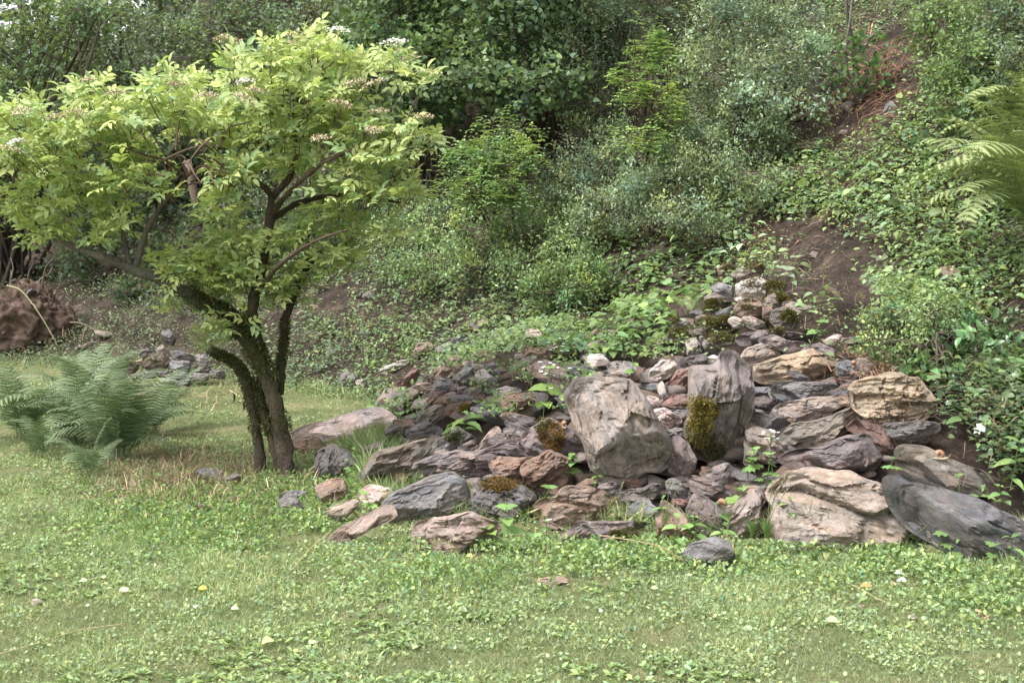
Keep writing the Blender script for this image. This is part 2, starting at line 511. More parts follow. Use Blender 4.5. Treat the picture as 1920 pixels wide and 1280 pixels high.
def soil_material(name, dark, mid, light, scale):
    m, nt, out = new_mat(name)
    L = nt.links.new
    tc = N(nt, 'ShaderNodeTexCoord')
    n1 = N(nt, 'ShaderNodeTexNoise', Scale=scale, Detail=9.0, Roughness=0.7); L(tc.outputs['Object'], n1.inputs['Vector'])
    n2 = N(nt, 'ShaderNodeTexNoise', Scale=scale * 14, Detail=5.0, Roughness=0.75); L(tc.outputs['Object'], n2.inputs['Vector'])
    c = ramp(nt, n1.outputs[0], [(0.32, dark), (0.5, mid), (0.68, light)])
    v = ramp(nt, n2.outputs[0], [(0.3, g(0.55)), (0.7, g(1.45))])
    c = mixc(nt, 1.0, c, v, 'MULTIPLY')
    b = N(nt, 'ShaderNodeBsdfPrincipled', Roughness=0.95); b.inputs['Specular IOR Level'].default_value = 0.15
    L(c, b.inputs['Base Color'])
    b1 = N(nt, 'ShaderNodeBump', Strength=0.9, Distance=0.03); L(n1.outputs[0], b1.inputs['Height'])
    b2 = N(nt, 'ShaderNodeBump', Strength=0.9, Distance=0.012); L(n2.outputs[0], b2.inputs['Height']); L(b1.outputs[0], b2.inputs['Normal'])
    L(b2.outputs[0], b.inputs['Normal']); L(b.outputs[0], out.inputs[0])
    return m
M_SOIL = soil_material('slope_soil', (0.020, 0.015, 0.012, 1), (0.042, 0.031, 0.025, 1), (0.095, 0.070, 0.056, 1), 4.5)  # dark earth, darkened further to stand in for shade under the canopy
M_TURF = soil_material('turf_soil', (0.07, 0.085, 0.035, 1), (0.12, 0.135, 0.06, 1), (0.22, 0.19, 0.11, 1), 2.2)

# ---------------------------------------------------------------- ground: one heightfield, lawn and hillside
def axis(lo, hi, fine, near):
    a, b = near
    mid = np.arange(a, b, fine)
    L = [a]; st = fine
    while L[-1] > lo: st *= 1.18; L.append(L[-1] - st)
    R = [mid[-1]]; st = fine
    while R[-1] < hi: st *= 1.18; R.append(R[-1] + st)
    return np.array(L[1:][::-1] + list(mid) + R[1:])
gx = axis(-130, 130, 0.075, (-7, 6.2)); gy = axis(-120, 150, 0.075, (3.6, 16))
GX, GY = np.meshgrid(gx, gy)
GZ = ground(GX.ravel(), GY.ravel())
GV = np.stack([GX.ravel(), GY.ravel(), GZ], -1)
nx, ny = len(gx), len(gy)
ii = (np.arange(ny - 1)[:, None] * nx + np.arange(nx - 1)[None]).ravel()
Q = np.stack([ii, ii + 1, ii + nx + 1, ii + nx], -1)
cen = GV[Q].mean(1)
on_hill = (toe_dist(cen[:, 0], cen[:, 1]) > 0) | (heap_mask(cen[:, 0], cen[:, 1]) > 0.4)
def sub(V, Qs):
    u, inv = np.unique(Qs, return_inverse=True)
    return V[u], inv.reshape(Qs.shape)
v_, q_ = sub(GV, Q[~on_hill]); lawn = mesh_obj('lawn', v_, [q_], M_TURF, smooth=True)
tag(lawn, 'mown lawn sloping gently up to the foot of the stone heap', 'lawn', kind='structure')
v_, q_ = sub(GV, Q[on_hill]); hill = mesh_obj('hillside', v_, [q_], M_SOIL, smooth=True)
tag(hill, 'dark earth hillside rising behind and right of the stone heap', 'hillside', kind='structure')
# ---------------------------------------------------------------- stones
ZONE = {'A': (540, 760, .27083), 'B': (960, 640, .27083), 'C': (1400, 600, .27083), 'D': (1000, 840, .27083), 'E': (1400, 840, .27083),
        'F': (640, 560, .27083), 'G': (1160, 440, .27083), 'L': (0, 400, .336), 'T': (240, 500, .3906), 'U': (1400, 0, .3125), 'V': (960, 0, .5)}
RC = {'darkslate': (.128, .125, .132, .0), 'tall': (.20, .175, .172, .03), 'streak': (.27, .24, .225, .08), 'grey': (.185, .178, .185, .02), 'purple': (.175, .148, .147, .05), 'brown': (.205, .155, .125, .12), 'rust': (.195, .135, .108, .12),
      'ochre': (.29, .235, .175, .16), 'pink': (.50, .40, .385, -.05), 'palepink': (.66, .55, .535, -.1), 'pale': (.36, .335, .32, .04), 'olive': (.165, .148, .128, .05),
      'dark': (.125, .115, .115, .0), 'beige': (.29, .245, .215, .08), 'white': (.55, .52, .49, .0), 'slate': (.168, .168, .178, .02),
      'red': (.20, .13, .115, .04), 'mix': (.27, .225, .205, .17)}

def poly_radius(P, th):
    """distance from the origin to the outline in each direction"""
    P = np.asarray(P); Q2 = np.roll(P, -1, 0)
    d = np.stack([np.cos(th), np.sin(th)], -1)[:, None]
    e = (Q2 - P)[None]
    den = d[..., 0] * e[..., 1] - d[..., 1] * e[..., 0]
    den = np.where(np.abs(den) < 1e-12, 1e-12, den)
    t = (P[None, :, 0] * e[..., 1] - P[None, :, 1] * e[..., 0]) / den
    u = (P[None, :, 0] * d[..., 1] - P[None, :, 1] * d[..., 0]) / den
    ok = (t > 0) & (u >= -1e-6) & (u <= 1 + 1e-6)
    r = np.where(ok, t, 0).max(1)
    bad = r <= 0
    if bad.any(): r[bad] = np.median(r[~bad])
    return r

def make_stone(name, poly_px, ckey, lam=0.0, parent=None, seed=0, t=0.42, ridge=0.42, g1=1.7, g2=0.4, dd=0.0, depth=None, anchor=0.65,
               cracks=(), rough=1.0, planes=3, grow=1.13):
    rng = np.random.default_rng(seed + 100)
    P = np.array(poly_px, float)
    x_, y_ = P[:, 0], P[:, 1]
    a = np.roll(x_, -1) * y_ - x_ * np.roll(y_, -1); A = a.sum() / 2
    cx = ((x_ + np.roll(x_, -1)) * a).sum() / (6 * A); cy = ((y_ + np.roll(y_, -1)) * a).sum() / (6 * A)
    grounded = False
    if depth is None:
        py = y_.min() + anchor * (y_.max() - y_.min())
        pb, db = hit(cx, y_.max() + 2)
        if heap_mask(pb[0:1], pb[1:2])[0] < 0.5:
            py = y_.max() + 2                       # stands in the turf: foot a little below ground
            grounded = True
            y_[y_ > cy] += 0.28 * (y_[y_ > cy] - cy)
        depth = hit(cx, py)[1]
    size = math.sqrt(abs(A)) * depth / F
    T = t * size
    depth = depth + dd + (0.5 * T if grounded else -0.1 * T)
    c = P3(cx, cy, depth)
    m = depth / F
    L2 = np.stack([(x_ - cx) * m, -(y_ - cy) * m], -1) * grow
    pxs = size / m
    nth, nr, nb = (110, 34, 7) if pxs > 90 else (68, 20, 5) if pxs > 45 else (40, 11, 4)
    th = np.arange(nth) * 2 * math.pi / nth
    r = poly_radius(L2, th)
    rs = (np.roll(r, 1) + 2 * r + np.roll(r, -1)) / 4
    r = rs * (1 + 0.035 * rough * fbm(np.stack([np.cos(th) * 3, np.sin(th) * 3, np.full(nth, seed * 3.3)], -1), seed, 4) * 2)
    nk = int(rng.integers(9, 15)); ka = np.sort(rng.uniform(0, 2 * math.pi, nk)); kv = rng.normal(0, .035, nk)     # chipped, straight-edged outline
    r = r * (1 + rough * np.interp(th, np.concatenate([[ka[-1] - 2 * math.pi], ka, [ka[0] + 2 * math.pi]]), np.concatenate([[kv[-1]], kv, [kv[0]]])))
    rho = np.linspace(0, 1, nr + 1)[1:] ** 0.62
    rhob = np.linspace(1, 0, nb + 1)[1:-1]
    R = rho[:, None] * r[None]
    X = R * np.cos(th); Z = R * np.sin(th)
    zmin, zmax = L2[:, 1].min(), L2[:, 1].max(); H = zmax - zmin
    zr = zmax - ridge * H
    cl, sl = math.cos(math.radians(lam)), math.sin(math.radians(lam))
    rx = X * cl + Z * sl; rz = -X * sl + Z * cl              # along / across the beds
    wob = 0.12 * H * vnoise(np.stack([X / size * 1.6, Z * 0, Z * 0 + seed], -1), seed)
    tilt = math.tan(math.radians(lam)) if abs(lam) < 50 else 0
    zz = Z - zr + wob - tilt * X * 0.6
    # two main faces: a top face leaning back and a front face
    tt = T * (1 - np.where(zz > 0, g1 * zz / T * 0.6, -g2 * zz / T))
    edge = T * (1 - rho[:, None] ** 18) ** 0.5 * np.ones_like(R)
    tt = np.minimum(tt, edge)
    # broken faces round the rim: planes cutting the corners off
    nf = 7 + planes * 2
    for k in range(nf):
        an = (k + rng.uniform(-.4, .4)) * 2 * math.pi / nf
        rr = np.interp(an % (2 * math.pi), np.append(th, 2 * math.pi), np.append(r, r[0]))
        q0 = rng.uniform(.70, .97) * rr; gr = rng.uniform(.8, 3.2)
        an2 = an + rng.uniform(-.35, .35)
        u = X * math.cos(an2) + Z * math.sin(an2)
        tt = np.minimum(tt, np.maximum(T * rng.uniform(.75, 1.0) - gr * (u - q0 * math.cos(an2 - an)), -0.15 * T))
    for k in range(planes):
        an = rng.uniform(0, 2 * math.pi); gr = rng.uniform(0.25, .8); off = rng.uniform(0.6, 0.95)
        pl = T * off - gr * (X * math.cos(an) + Z * math.sin(an) - 0.12 * size)
        tt = np.minimum(tt, np.maximum(pl, -0.2 * T))
    fade = np.clip((1 - rho[:, None]) * 9, 0.35, 1)
    # beds: stepped ledges with broken fronts running along the lamination
    cellx = np.floor(rx / size * 2.3 + 1.7 * vnoise(np.stack([rz / size * 3, 0 * rz, 0 * rz + seed], -1), seed + 1) + 50)
    q = np.stack([rx / size * 0.8, 0 * rz, rz / size * 6.5 + seed * 5.1], -1)
    b = fbm(q, seed, 3) * 2.6 + 0.35 * (_hash(cellx.astype(np.int64), 0, 0, seed) - .5)
    fb = (b * 1.7) % 1.0
    st = (np.floor(b * 1.7) + sstep(0.86, 1.0, fb)) / 1.7
    tt = tt + rough * size * 0.036 * st * fade
    # facets: the surface breaks between tilted chips
    gsz = size * 0.30
    best = np.full(X.shape, 9e9); tip = np.zeros(X.shape)
    for k in range(20):
        sx, sz_ = rng.uniform(-1, 1, 2) * size * .9
        dd_ = ((rx - sx) * .7) ** 2 + ((rz - sz_) * 1.3) ** 2
        gxx, gzz = rng.normal(0, .19, 2); off = rng.normal(0, .008) * size
        v = off + gxx * (rx - sx) + gzz * (rz - sz_)
        mm = dd_ < best; best = np.where(mm, dd_, best); tip = np.where(mm, v, tip)
    tt = tt + rough * tip * fade * .8
    q2 = np.stack([rx / size * 6, tt / size * 6, rz / size * 11 + seed], -1)
    n2 = fbm(q2, seed + 3, 4)
    tt = tt + rough * size * 0.034 * (np.abs(n2) * 2 - .4) * fade
    q3 = np.stack([rx / size * 2.6, tt / size, rz / size * 3.4 + seed * 2], -1)
    rid = 1 - np.abs(fbm(q3, seed + 8, 2)); tt = tt - rough * size * 0.05 * np.maximum(rid - 0.93, 0) / 0.07 * fade
    for (cp, dep, wid) in cracks:
        cp = (np.asarray(cp, float) - [cx, cy]) * [m, -m]
        best = np.full(X.shape, 9.); side = np.zeros(X.shape)
        for p, p2 in zip(cp[:-1], cp[1:]):
            d = p2 - p; u = np.clip(((X - p[0]) * d[0] + (Z - p[1]) * d[1]) / (d @ d), 0, 1)
            dx, dz = X - p[0] - u * d[0], Z - p[1] - u * d[1]; ds = np.hypot(dx, dz)
            mm = ds < best; best = np.where(mm, ds, best); side = np.where(mm, dz, side)
        tt = tt - dep * size * np.exp(-(best / (wid * size)) ** 2) - np.where(side < 0, dep * size * 0.45 * np.exp(-(best / (wid * size * 4)) ** 2), 0)
    V = [np.stack([X, -tt, Z], -1).reshape(-1, 3)]
    Rb = rhob[:, None] * r[None]
    tb = T * 1.1 * (1 - rhob[:, None] ** 3) ** 0.6 * (1 + 0.3 * vnoise(np.stack([np.cos(th) * 2 + 0 * Rb, np.sin(th) * 2 + 0 * Rb, rhob[:, None] * 3 + 0 * Rb], -1), seed))
    V.append(np.stack([Rb * np.cos(th), tb, Rb * np.sin(th)], -1).reshape(-1, 3))
    tc = tt[0].mean()
    V.append(np.array([[0, -tc, 0], [0, T * 1.1, 0]]))
    V = np.concatenate(V)
    # local axes: X along the beds
    Rm = np.array([[cl, 0, sl], [0, 1, 0], [-sl, 0, cl]])
    V = V @ Rm.T
    n = nth; rows = nr + nb - 1
    i = np.arange(rows - 1)[:, None] * n; j = np.arange(n)[None]; k = (j + 1) % n
    q = np.stack([i + j, i + n + j, i + n + k, i + k], -1).reshape(-1, 4)
    cf, cb = rows * n, rows * n + 1
    jj = np.arange(n); kk = (jj + 1) % n
    t1 = np.stack([np.full(n, cf), jj, kk], -1)
    e = (rows - 1) * n
    t2 = np.stack([np.full(n, cb), e + kk, e + jj], -1)
    o = mesh_obj(name, V, [q, np.concatenate([t1, t2])], M_ROCK, parent, smooth=True)
    o.data.set_sharp_from_angle(angle=math.radians(27))
    o.location = tuple(c)
    o.rotation_euler = (0, -math.radians(lam), 0)
    jit = rng.uniform(.84, 1.12)
    cc = RC[ckey]
    o.color = (cc[0] * jit, cc[1] * jit, cc[2] * jit, cc[3] + 0.05)
    front = np.stack([X, -tt, Z], -1) + c
    o['_s'] = 1
    del o['_s']
    return o, front, depth, size

S = []      # zone | name | colour | bedding angle | options | label | outline
def st(*a): S.append(a)
# --- the two standing slabs and the boulders at the foot
st('B', 'standing_slab', 'streak', -68, dict(t=.34, ridge=.03, g2=.06, depth=7.12, planes=2, rough=.7, seed=907), 'big broad slab with white and rust streaks, standing on end left of the tall mossy slab', '400,410 460,290 560,285 740,285 820,310 940,470 1040,620 1070,700 1085,820 1000,890 930,880 830,930 760,950 640,920 560,850 530,720 440,500')
st('B', 'standing_slab', 'tall', 84, dict(t=.36, ridge=.03, g2=.05, depth=7.2, planes=2, rough=.9, cracks=[([(1355, 735), (1362, 800), (1360, 860)], .04, .04)]), 'tall grey slab standing upright with a yellow moss patch on its left side', '1230,270 1240,190 1340,180 1410,170 1440,110 1540,110 1570,160 1640,220 1650,300 1640,500 1600,780 1560,900 1450,830 1300,800 1240,720 1200,620 1210,560 1240,480')
st('E', 'boulder', 'beige', -8, dict(t=.42, ridge=.30, g1=.9, g2=.02, planes=1, rough=.8, cracks=[([(1455, 922), (1500, 918), (1560, 938), (1620, 958), (1664, 950)], .13, .045)]), 'largest beige boulder with an overhanging cap, in the grass at lower right', '175,500 225,420 150,320 280,230 300,190 370,200 450,160 640,170 700,180 760,210 900,260 1010,320 975,430 1060,480 1110,600 1080,680 900,710 640,690 400,670 230,610')
st('E', 'stone_slab', 'darkslate', -25, dict(t=.36, ridge=.2, g1=.9, g2=.05, planes=0, rough=.5, depth=6.5, grow=1.0), 'long blue grey slab running off the right edge below the dark slab', '900,220 1010,150 1180,190 1400,290 1560,320 1750,420 2000,520 2300,650 2300,1090 2000,1010 1780,930 1640,850 1480,770 1240,650 1110,570 1000,440 950,310')
st('E', 'stone_slab', 'olive', -24, dict(t=.38, ridge=.6, g1=1.5, g2=.2, planes=1, rough=.5, dd=.10), 'dark brown slab with a snail on it, lying behind the long blue grey slab', '1065,30 1100,0 1270,10 1420,90 1590,150 1740,220 1880,340 1860,390 1700,370 1500,310 1330,260 1180,190 1070,130')
st('E', 'stone', 'purple', -25, dict(t=.4), 'reddish wedge poking out of the grass under the long blue grey slab', '1080,500 1210,490 1380,580 1520,670 1420,700 1320,690 1180,560')
# --- front left row
st('A', 'stone_slab', 'palepink', 10, dict(t=.3, ridge=.75, g1=1.6, rough=.6, planes=1), 'smooth pale pink slab on the lawn right of the elder trunk', '40,160 230,120 480,45 620,30 730,90 720,150 640,190 480,230 250,220 60,230')
st('A', 'stone', 'brown', 0, dict(dd=.1), 'low brown stone under the left end of the pale pink slab', '30,230 200,225 260,300 200,340 60,340')
st('A', 'boulder', 'dark', 60, dict(t=.5), 'dark grey pointed stone nearest to the elder trunk', '185,480 215,330 300,275 400,320 470,390 440,500 320,510')
st('A', 'stone', 'olive', 10, dict(), 'flat olive brown stone between the dark pointed stone and the mottled block', '500,340 530,290 620,255 700,290 600,350 560,370')
st('A', 'boulder', 'olive', 12, dict(t=.45, ridge=.3, rough=1.1), 'wide mottled olive grey block behind the small rust brick', '510,450 600,350 640,320 900,240 980,215 1030,300 860,400 850,450 720,520 700,560 560,540')
st('A', 'stone', 'dark', 30, dict(t=.45), 'dark hollowed stone with green algae above the long purple slab', '960,330 1080,210 1160,155 1280,210 1300,270 1180,290 1080,320')
st('A', 'stone', 'purple', 20, dict(t=.3), 'thin purple flake under the dark hollowed stone', '1160,290 1280,235 1310,280 1210,305')
st('A', 'stone_slab', 'purple', 9, dict(t=.42, ridge=.4, planes=1), 'long purple log-like slab lying across the heap, left of the rust blocks', '840,440 960,360 1180,310 1300,330 1440,275 1580,265 1680,350 1640,380 1480,360 1405,400 1400,480 1230,500 1020,490 860,510')
st('A', 'stone', 'rust', 0, dict(t=.5), 'small rust red brick-like stone at the left end of the long purple slab', '705,480 740,445 840,450 850,500 780,550 720,520')
st('A', 'stone', 'rust', 5, dict(t=.5), 'rust brown block left of its darker hollowed neighbour', '1395,410 1450,355 1600,365 1710,350 1650,430 1640,500 1560,520 1440,490')
st('B', 'boulder', 'rust', 30, dict(t=.55, ridge=.4, g1=.7, g2=.45, rough=1.4), 'rust block with a pale knob on top and a dark underside', '70,880 130,820 190,790 260,765 380,810 400,890 395,1000 310,1030 200,1020 110,980')
st('A', 'stone', 'pink', -10, dict(), 'pinkish brown stone left of the big smooth grey block', '490,600 560,555 700,575 740,620 690,690 610,700 500,640')
st('A', 'boulder', 'grey', 16, dict(t=.5, ridge=.62, g1=.9, g2=.9, rough=.7, planes=2), 'big smooth grey block resting on the pale boulder in the front row', '690,660 760,600 1000,490 1130,470 1200,530 1240,680 1200,720 1040,760 880,780 760,800 690,740')
st('A', 'boulder', 'dark', -12, dict(t=.5, ridge=.2, g1=1.3, g2=.1, rough=1.5, planes=2), 'dark layered block with orange moss along its top edge', '1260,720 1300,580 1350,510 1480,520 1640,560 1720,640 1700,790 1540,760 1400,780 1280,770')
st('A', 'boulder', 'mix', 5, dict(t=.5, ridge=.2, g1=1.1, g2=-.05, dd=-.02), 'pale boulder half sunk in the grass under the big smooth grey block', '880,840 960,800 1240,740 1330,780 1460,850 1440,900 1180,990 1100,1010 900,960')
st('A', 'stone_slab', 'mix', 24, dict(t=.35, ridge=.6, rough=.6), 'flat grey slab slanting down into the grass at the left front corner', '240,930 330,860 640,710 700,710 740,780 560,850 420,920 300,960')
st('A', 'stone', 'beige', 20, dict(), 'pinkish beige stone above the slanting slab', '225,770 330,690 460,650 490,700 400,760 300,810')
st('A', 'stone', 'brown', 20, dict(t=.5), 'rounded brown stone among weeds below the dark pointed stone', '190,570 280,520 380,500 420,620 380,670 230,640')
st('A', 'stone', 'slate', 0, dict(), 'low dark stone in the weeds at the left end of the heap', '-60,640 -10,600 60,640 110,700 80,750 -40,740')
st('A', 'stone', 'dark', 30, dict(), 'dark stone touching the right end of the pale pink slab', '660,190 720,140 820,150 790,210 700,240')
st('A', 'stone', 'brown', -10, dict(), 'brown stone behind the right end of the pale pink slab', '730,100 850,90 900,120 830,170 740,150')
st('A', 'stone', 'olive', 30, dict(t=.5), 'smooth green grey stone leaning right of the pale pink slab', '860,130 940,50 1000,0 1060,5 1095,50 1070,90 960,140')
st('A', 'stone', 'grey', 10, dict(ridge=.5), 'low grey wedge in front of the smooth green grey stone', '800,190 850,150 960,110 1060,160 1080,200 960,210 850,220')
st('A', 'stone', 'mix', 50, dict(), 'slim light slab leaning behind the long purple slab', '1290,320 1360,220 1430,150 1480,180 1400,280 1330,320')
st('A', 'stone', 'purple', 0, dict(), 'dark purple lump right of the slim leaning slab', '1380,250 1460,190 1600,210 1640,240 1600,265 1440,270')
st('A', 'stone', 'dark', -20, dict(), 'dark flat stone left of the mossy wedge', '1490,110 1560,105 1690,170 1680,210 1610,200 1540,160')
st('A', 'stone', 'brown', 0, dict(), 'brown slab above the dark flat stone left of the mossy wedge', '1470,60 1540,50 1640,70 1720,110 1680,150 1560,105 1490,100')
# --- middle
st('B', 'stone_slab', 'slate', 60, dict(t=.3, dd=.15), 'blue grey slab behind the left shoulder of the broad standing slab', '310,380 460,290 520,300 430,400 400,480 340,450')
st('B', 'boulder', 'purple', -20, dict(t=.5, ridge=.35, dd=.08), 'triangular purple brown stone capped with orange moss, left of the standing slabs', '50,700 180,570 270,540 380,600 480,680 570,860 430,890 390,810 260,770 120,790')
st('B', 'stone', 'red', 35, dict(t=.4, dd=.1), 'red triangular stone leaning on the tall mossy slab', '1045,350 1140,210 1200,190 1340,175 1260,250 1240,350 1180,370')
st('B', 'stone', 'purple', -65, dict(t=.55, planes=4), 'angular purple block wedged upright between the two standing slabs', '1070,690 1130,640 1210,700 1265,810 1260,900 1180,925 1090,910 1080,770')
st('B', 'stone', 'purple', 30, dict(t=.5), 'small purple stone wedged under the foot of the tall mossy slab', '1330,930 1400,870 1490,840 1525,880 1480,990 1390,970')
st('B', 'stone', 'purple', -22, dict(ridge=.5), 'purple brown slab sloping right below the tall mossy slab', '1215,930 1290,930 1400,970 1520,1040 1510,1085 1400,1085 1250,1040')
st('B', 'stone_slab', 'brown', 3, dict(t=.45, ridge=.35, rough=1.2, planes=1, cracks=[([(1013, 945), (1060, 938), (1170, 948)], .07, .04)]), 'long reddish brown slab with straight grain in the front row', '200,1110 340,1080 330,1050 400,1010 560,1020 680,1080 800,1140 780,1180 560,1220 340,1250 190,1230')
st('B', 'stone', 'brown', 0, dict(), 'small brown stone under the broad standing slab', '440,1000 520,950 590,960 590,1010 480,1020')
st('B', 'stone', 'purple', 10, dict(), 'crumpled pinkish grey stone right of the long reddish brown slab', '590,1010 680,970 750,960 760,1030 700,1085 620,1060')
st('B', 'stone', 'rust', 0, dict(), 'rounded rusty stone in the shade under the broad standing slab', '750,950 830,935 920,970 880,1020 780,1000')
st('B', 'stone', 'dark', 5, dict(rough=1.4), 'thin layered dark slab between the long reddish slab and the grey cleft stone', '740,1030 920,1010 980,980 1080,1030 1070,1065 900,1115 760,1090')
st('B', 'stone', 'slate', -30, dict(), 'cleft blue grey stone lying on a reddish flake', '1065,960 1120,945 1170,980 1240,1060 1240,1095 1110,1085 1080,1040')
st('B', 'stone', 'red', -5, dict(dd=.0), 'reddish flake under the cleft blue grey stone', '1110,1085 1240,1098 1232,1140 1120,1130')
st('B', 'stone', 'slate', -15, dict(ridge=.6, t=.4), 'leaf-shaped grey stone at the right end of the long reddish slab', '770,1190 850,1120 940,1105 1010,1160 1005,1220 900,1240 820,1215')
st('B', 'stone', 'brown', -10, dict(), 'brown stone among the weeds at the back, above the round-topped boulder', '80,50 130,30 200,45 290,80 270,130 130,140 85,110')
st('B', 'boulder', 'mix', -20, dict(t=.5, ridge=.4), 'round-topped boulder behind the pink flowers', '120,190 180,140 300,145 430,220 440,280 400,330 330,360 200,260')
st('B', 'stone', 'slate', -15, dict(), 'dark blue stone left of the white boulder', '390,180 520,175 570,200 520,240 450,270 410,220')
st('B', 'stone', 'olive', 10, dict(), 'flat brown stone in front of the white boulder', '475,275 560,215 650,210 660,240 600,280 520,290')
st('B', 'boulder', 'white', 10, dict(t=.5, rough=.7), 'whitest boulder at the back edge of the heap', '500,160 540,95 620,90 680,150 640,200 560,180')
st('B', 'stone', 'pale', -40, dict(t=.4), 'pale slab right of the white boulder', '650,160 720,140 820,145 860,200 800,260 740,270 690,210')
st('B', 'stone', 'brown', 0, dict(), 'little brown stone in front of the pale slab', '685,230 740,215 760,230 720,265 690,262')
st('B', 'stone', 'pale', 35, dict(rough=1.4), 'banded pale stone left of the dark block at the back', '950,270 960,200 1030,140 1090,125 1140,160 1110,230 1010,285')
st('B', 'stone', 'dark', 5, dict(), 'nearly black block behind the tall mossy slab', '1160,150 1220,110 1320,90 1400,150 1380,180 1260,180 1190,180')
st('B', 'stone', 'white', 0, dict(), 'small cream stone at the top of the tall mossy slab', '1340,120 1390,95 1440,110 1410,150 1360,150')
st('B', 'boulder', 'beige', 10, dict(t=.5, dd=.1), 'rounded pinkish boulder right behind the tall mossy slab', '1550,150 1640,50 1720,20 1810,50 1860,90 1840,130 1740,160 1680,200 1640,230 1590,200')
st('B', 'stone', 'slate', 5, dict(), 'flat slate behind the broad standing slab', '880,300 1000,290 1080,300 1050,350 980,345')
st('B', 'stone', 'pale', 60, dict(), 'light stone between the slate and the red triangular stone', '1000,310 1050,280 1060,340 1100,400 1080,430 1020,370')
st('B', 'stone', 'red', 0, dict(), 'dull red stone under the red triangular stone', '1040,440 1100,370 1230,380 1245,430 1200,470 1110,465')
st('B', 'stone', 'pink', -40, dict(), 'pink stone just right of the broad standing slab', '925,370 1010,390 1035,470 970,465')
st('B', 'stone', 'pink', -20, dict(rough=1.5), 'jagged pale pink stone in the gap between the standing slabs', '970,480 1060,465 1180,540 1150,580 1040,600 1000,560')
st('B', 'stone', 'grey', 0, dict(), 'grey stone behind the jagged pink stone', '1080,480 1230,472 1235,545 1190,550')
st('B', 'stone', 'slate', 0, dict(), 'dark slate deep in the gap between the standing slabs', '1060,615 1100,600 1210,600 1210,645 1100,650')
st('B', 'stone', 'brown', 10, dict(), 'brown slab under the pink flowers at the left', '0,370 100,360 140,420 60,480 -20,480')
st('B', 'stone', 'dark', -25, dict(), 'dark slanting stone behind the mossy wedge', '-20,510 150,530 200,565 120,625 60,600 0,560')
st('B', 'stone', 'purple', -10, dict(), 'purple stone left of the mossy wedge', '-60,600 40,610 100,640 50,700 60,760 -20,790 -60,700')
# --- right hand stack
st('G', 'stone_slab', 'purple', 0, dict(t=.4, ridge=.3), 'flat purple slab topping the heap below the mossy wall', '820,730 860,690 980,660 1280,680 1290,712 1190,718 960,755 860,772')
st('G', 'stone', 'purple', -5, dict(), 'purple cobble under the topmost flat slab', '960,740 1060,690 1190,740 1330,745 1290,800 1180,830 1100,790 1000,770')
st('C', 'boulder', 'ochre', 12, dict(t=.5, ridge=.45, rough=1.0, planes=2), 'golden boulder carrying a thin dark flake', '45,340 100,310 270,250 450,210 580,260 630,330 625,435 430,420 310,400 140,445 90,410')
st('C', 'stone', 'dark', -18, dict(t=.4, dd=-.14, depth=None), 'thin dark flake lying on the golden boulder', '265,350 340,350 430,400 420,425 340,415')
st('C', 'stone_slab', 'slate', -3, dict(t=.5, ridge=.5, g1=.8), 'blue grey slab directly under the golden boulder', '185,460 300,430 550,440 680,490 690,530 420,545 300,575 220,535')
st('C', 'stone_slab', 'mix', 6, dict(t=.5, ridge=.3, g2=.8, dd=-.02), 'pinkish pointed slab like a lip under the blue grey slab', '170,635 300,570 420,545 690,530 705,590 640,640 480,700 340,710 250,680')
st('C', 'stone_slab', 'olive', 25, dict(t=.45, ridge=.6, g1=1.0, g2=.8), 'grey green slab tilted up to the right in the stack', '220,800 330,720 480,700 640,650 720,600 785,680 700,760 560,860 470,890 300,910')
st('C', 'boulder', 'purple', 10, dict(t=.5, ridge=.5, g2=.7), 'purple boulder right above the big beige boulder', '215,980 330,900 500,890 680,810 800,810 880,890 910,960 880,1040 760,1040 640,1000 540,1020 400,1070 310,1010')
st('C', 'stone_slab', 'red', -45, dict(t=.4, dd=.08), 'reddish purple slab slanting down right behind the purple boulder', '700,770 760,710 880,700 960,760 1060,880 1060,990 1020,1030 900,1000 890,890 800,800')
st('C', 'boulder', 'ochre', 5, dict(t=.55, ridge=.25, g2=.35, rough=1.5, planes=2), 'craggy golden brown boulder at the right end of the heap', '720,480 760,430 880,400 1050,385 1170,420 1210,480 1260,570 1200,640 1090,700 960,710 820,680 740,610')
st('C', 'stone_slab', 'dark', 5, dict(t=.5, ridge=.3, g2=.9), 'dark slab jutting right under the craggy golden boulder', '940,720 1100,710 1200,700 1320,715 1330,770 1240,810 1100,850 1000,800 980,760')
st('C', 'stone', 'slate', -30, dict(), 'grey stone with a snail on it, right of the golden boulder', '620,310 700,280 760,310 800,390 740,440 660,440')
st('C', 'stone', 'beige', -30, dict(dd=.06), 'tan stone leaning behind the grey stone with the snail', '740,280 860,265 930,320 985,385 860,400 800,395 770,330')
st('C', 'stone', 'pink', 15, dict(t=.4), 'lone pinkish white stone on the earth above the heap', '525,140 620,100 660,108 620,170 570,172')
st('C', 'stone', 'purple', -20, dict(ridge=.6), 'flat grey slab behind the golden boulder', '420,185 520,165 600,200 690,260 640,290 560,250 460,215')
st('C', 'stone', 'slate', 0, dict(), 'small grey slab left of the blue grey slab', '30,470 170,460 185,510 60,525')
st('C', 'stone', 'purple', -10, dict(), 'rough purple stone under the small grey slab', '40,545 130,530 215,600 150,628 50,605')
st('C', 'stone', 'dark', -20, dict(), 'dark slab deep in the stack left of the pinkish lip', '10,650 80,640 320,705 240,775 60,715')
st('C', 'stone', 'grey', 70, dict(), 'little grey stone standing on edge left of the blue grey slab', '150,505 200,505 225,565 180,580')
st('C', 'boulder', 'mix', -15, dict(ridge=.5), 'grey stone behind the white flower umbel', '0,775 60,750 180,780 280,870 290,920 180,990 90,960 30,860')
st('C', 'stone', 'beige', -60, dict(), 'beige stone in the shade right of the tall mossy slab', '-10,840 60,900 65,970 20,1005 -20,990')
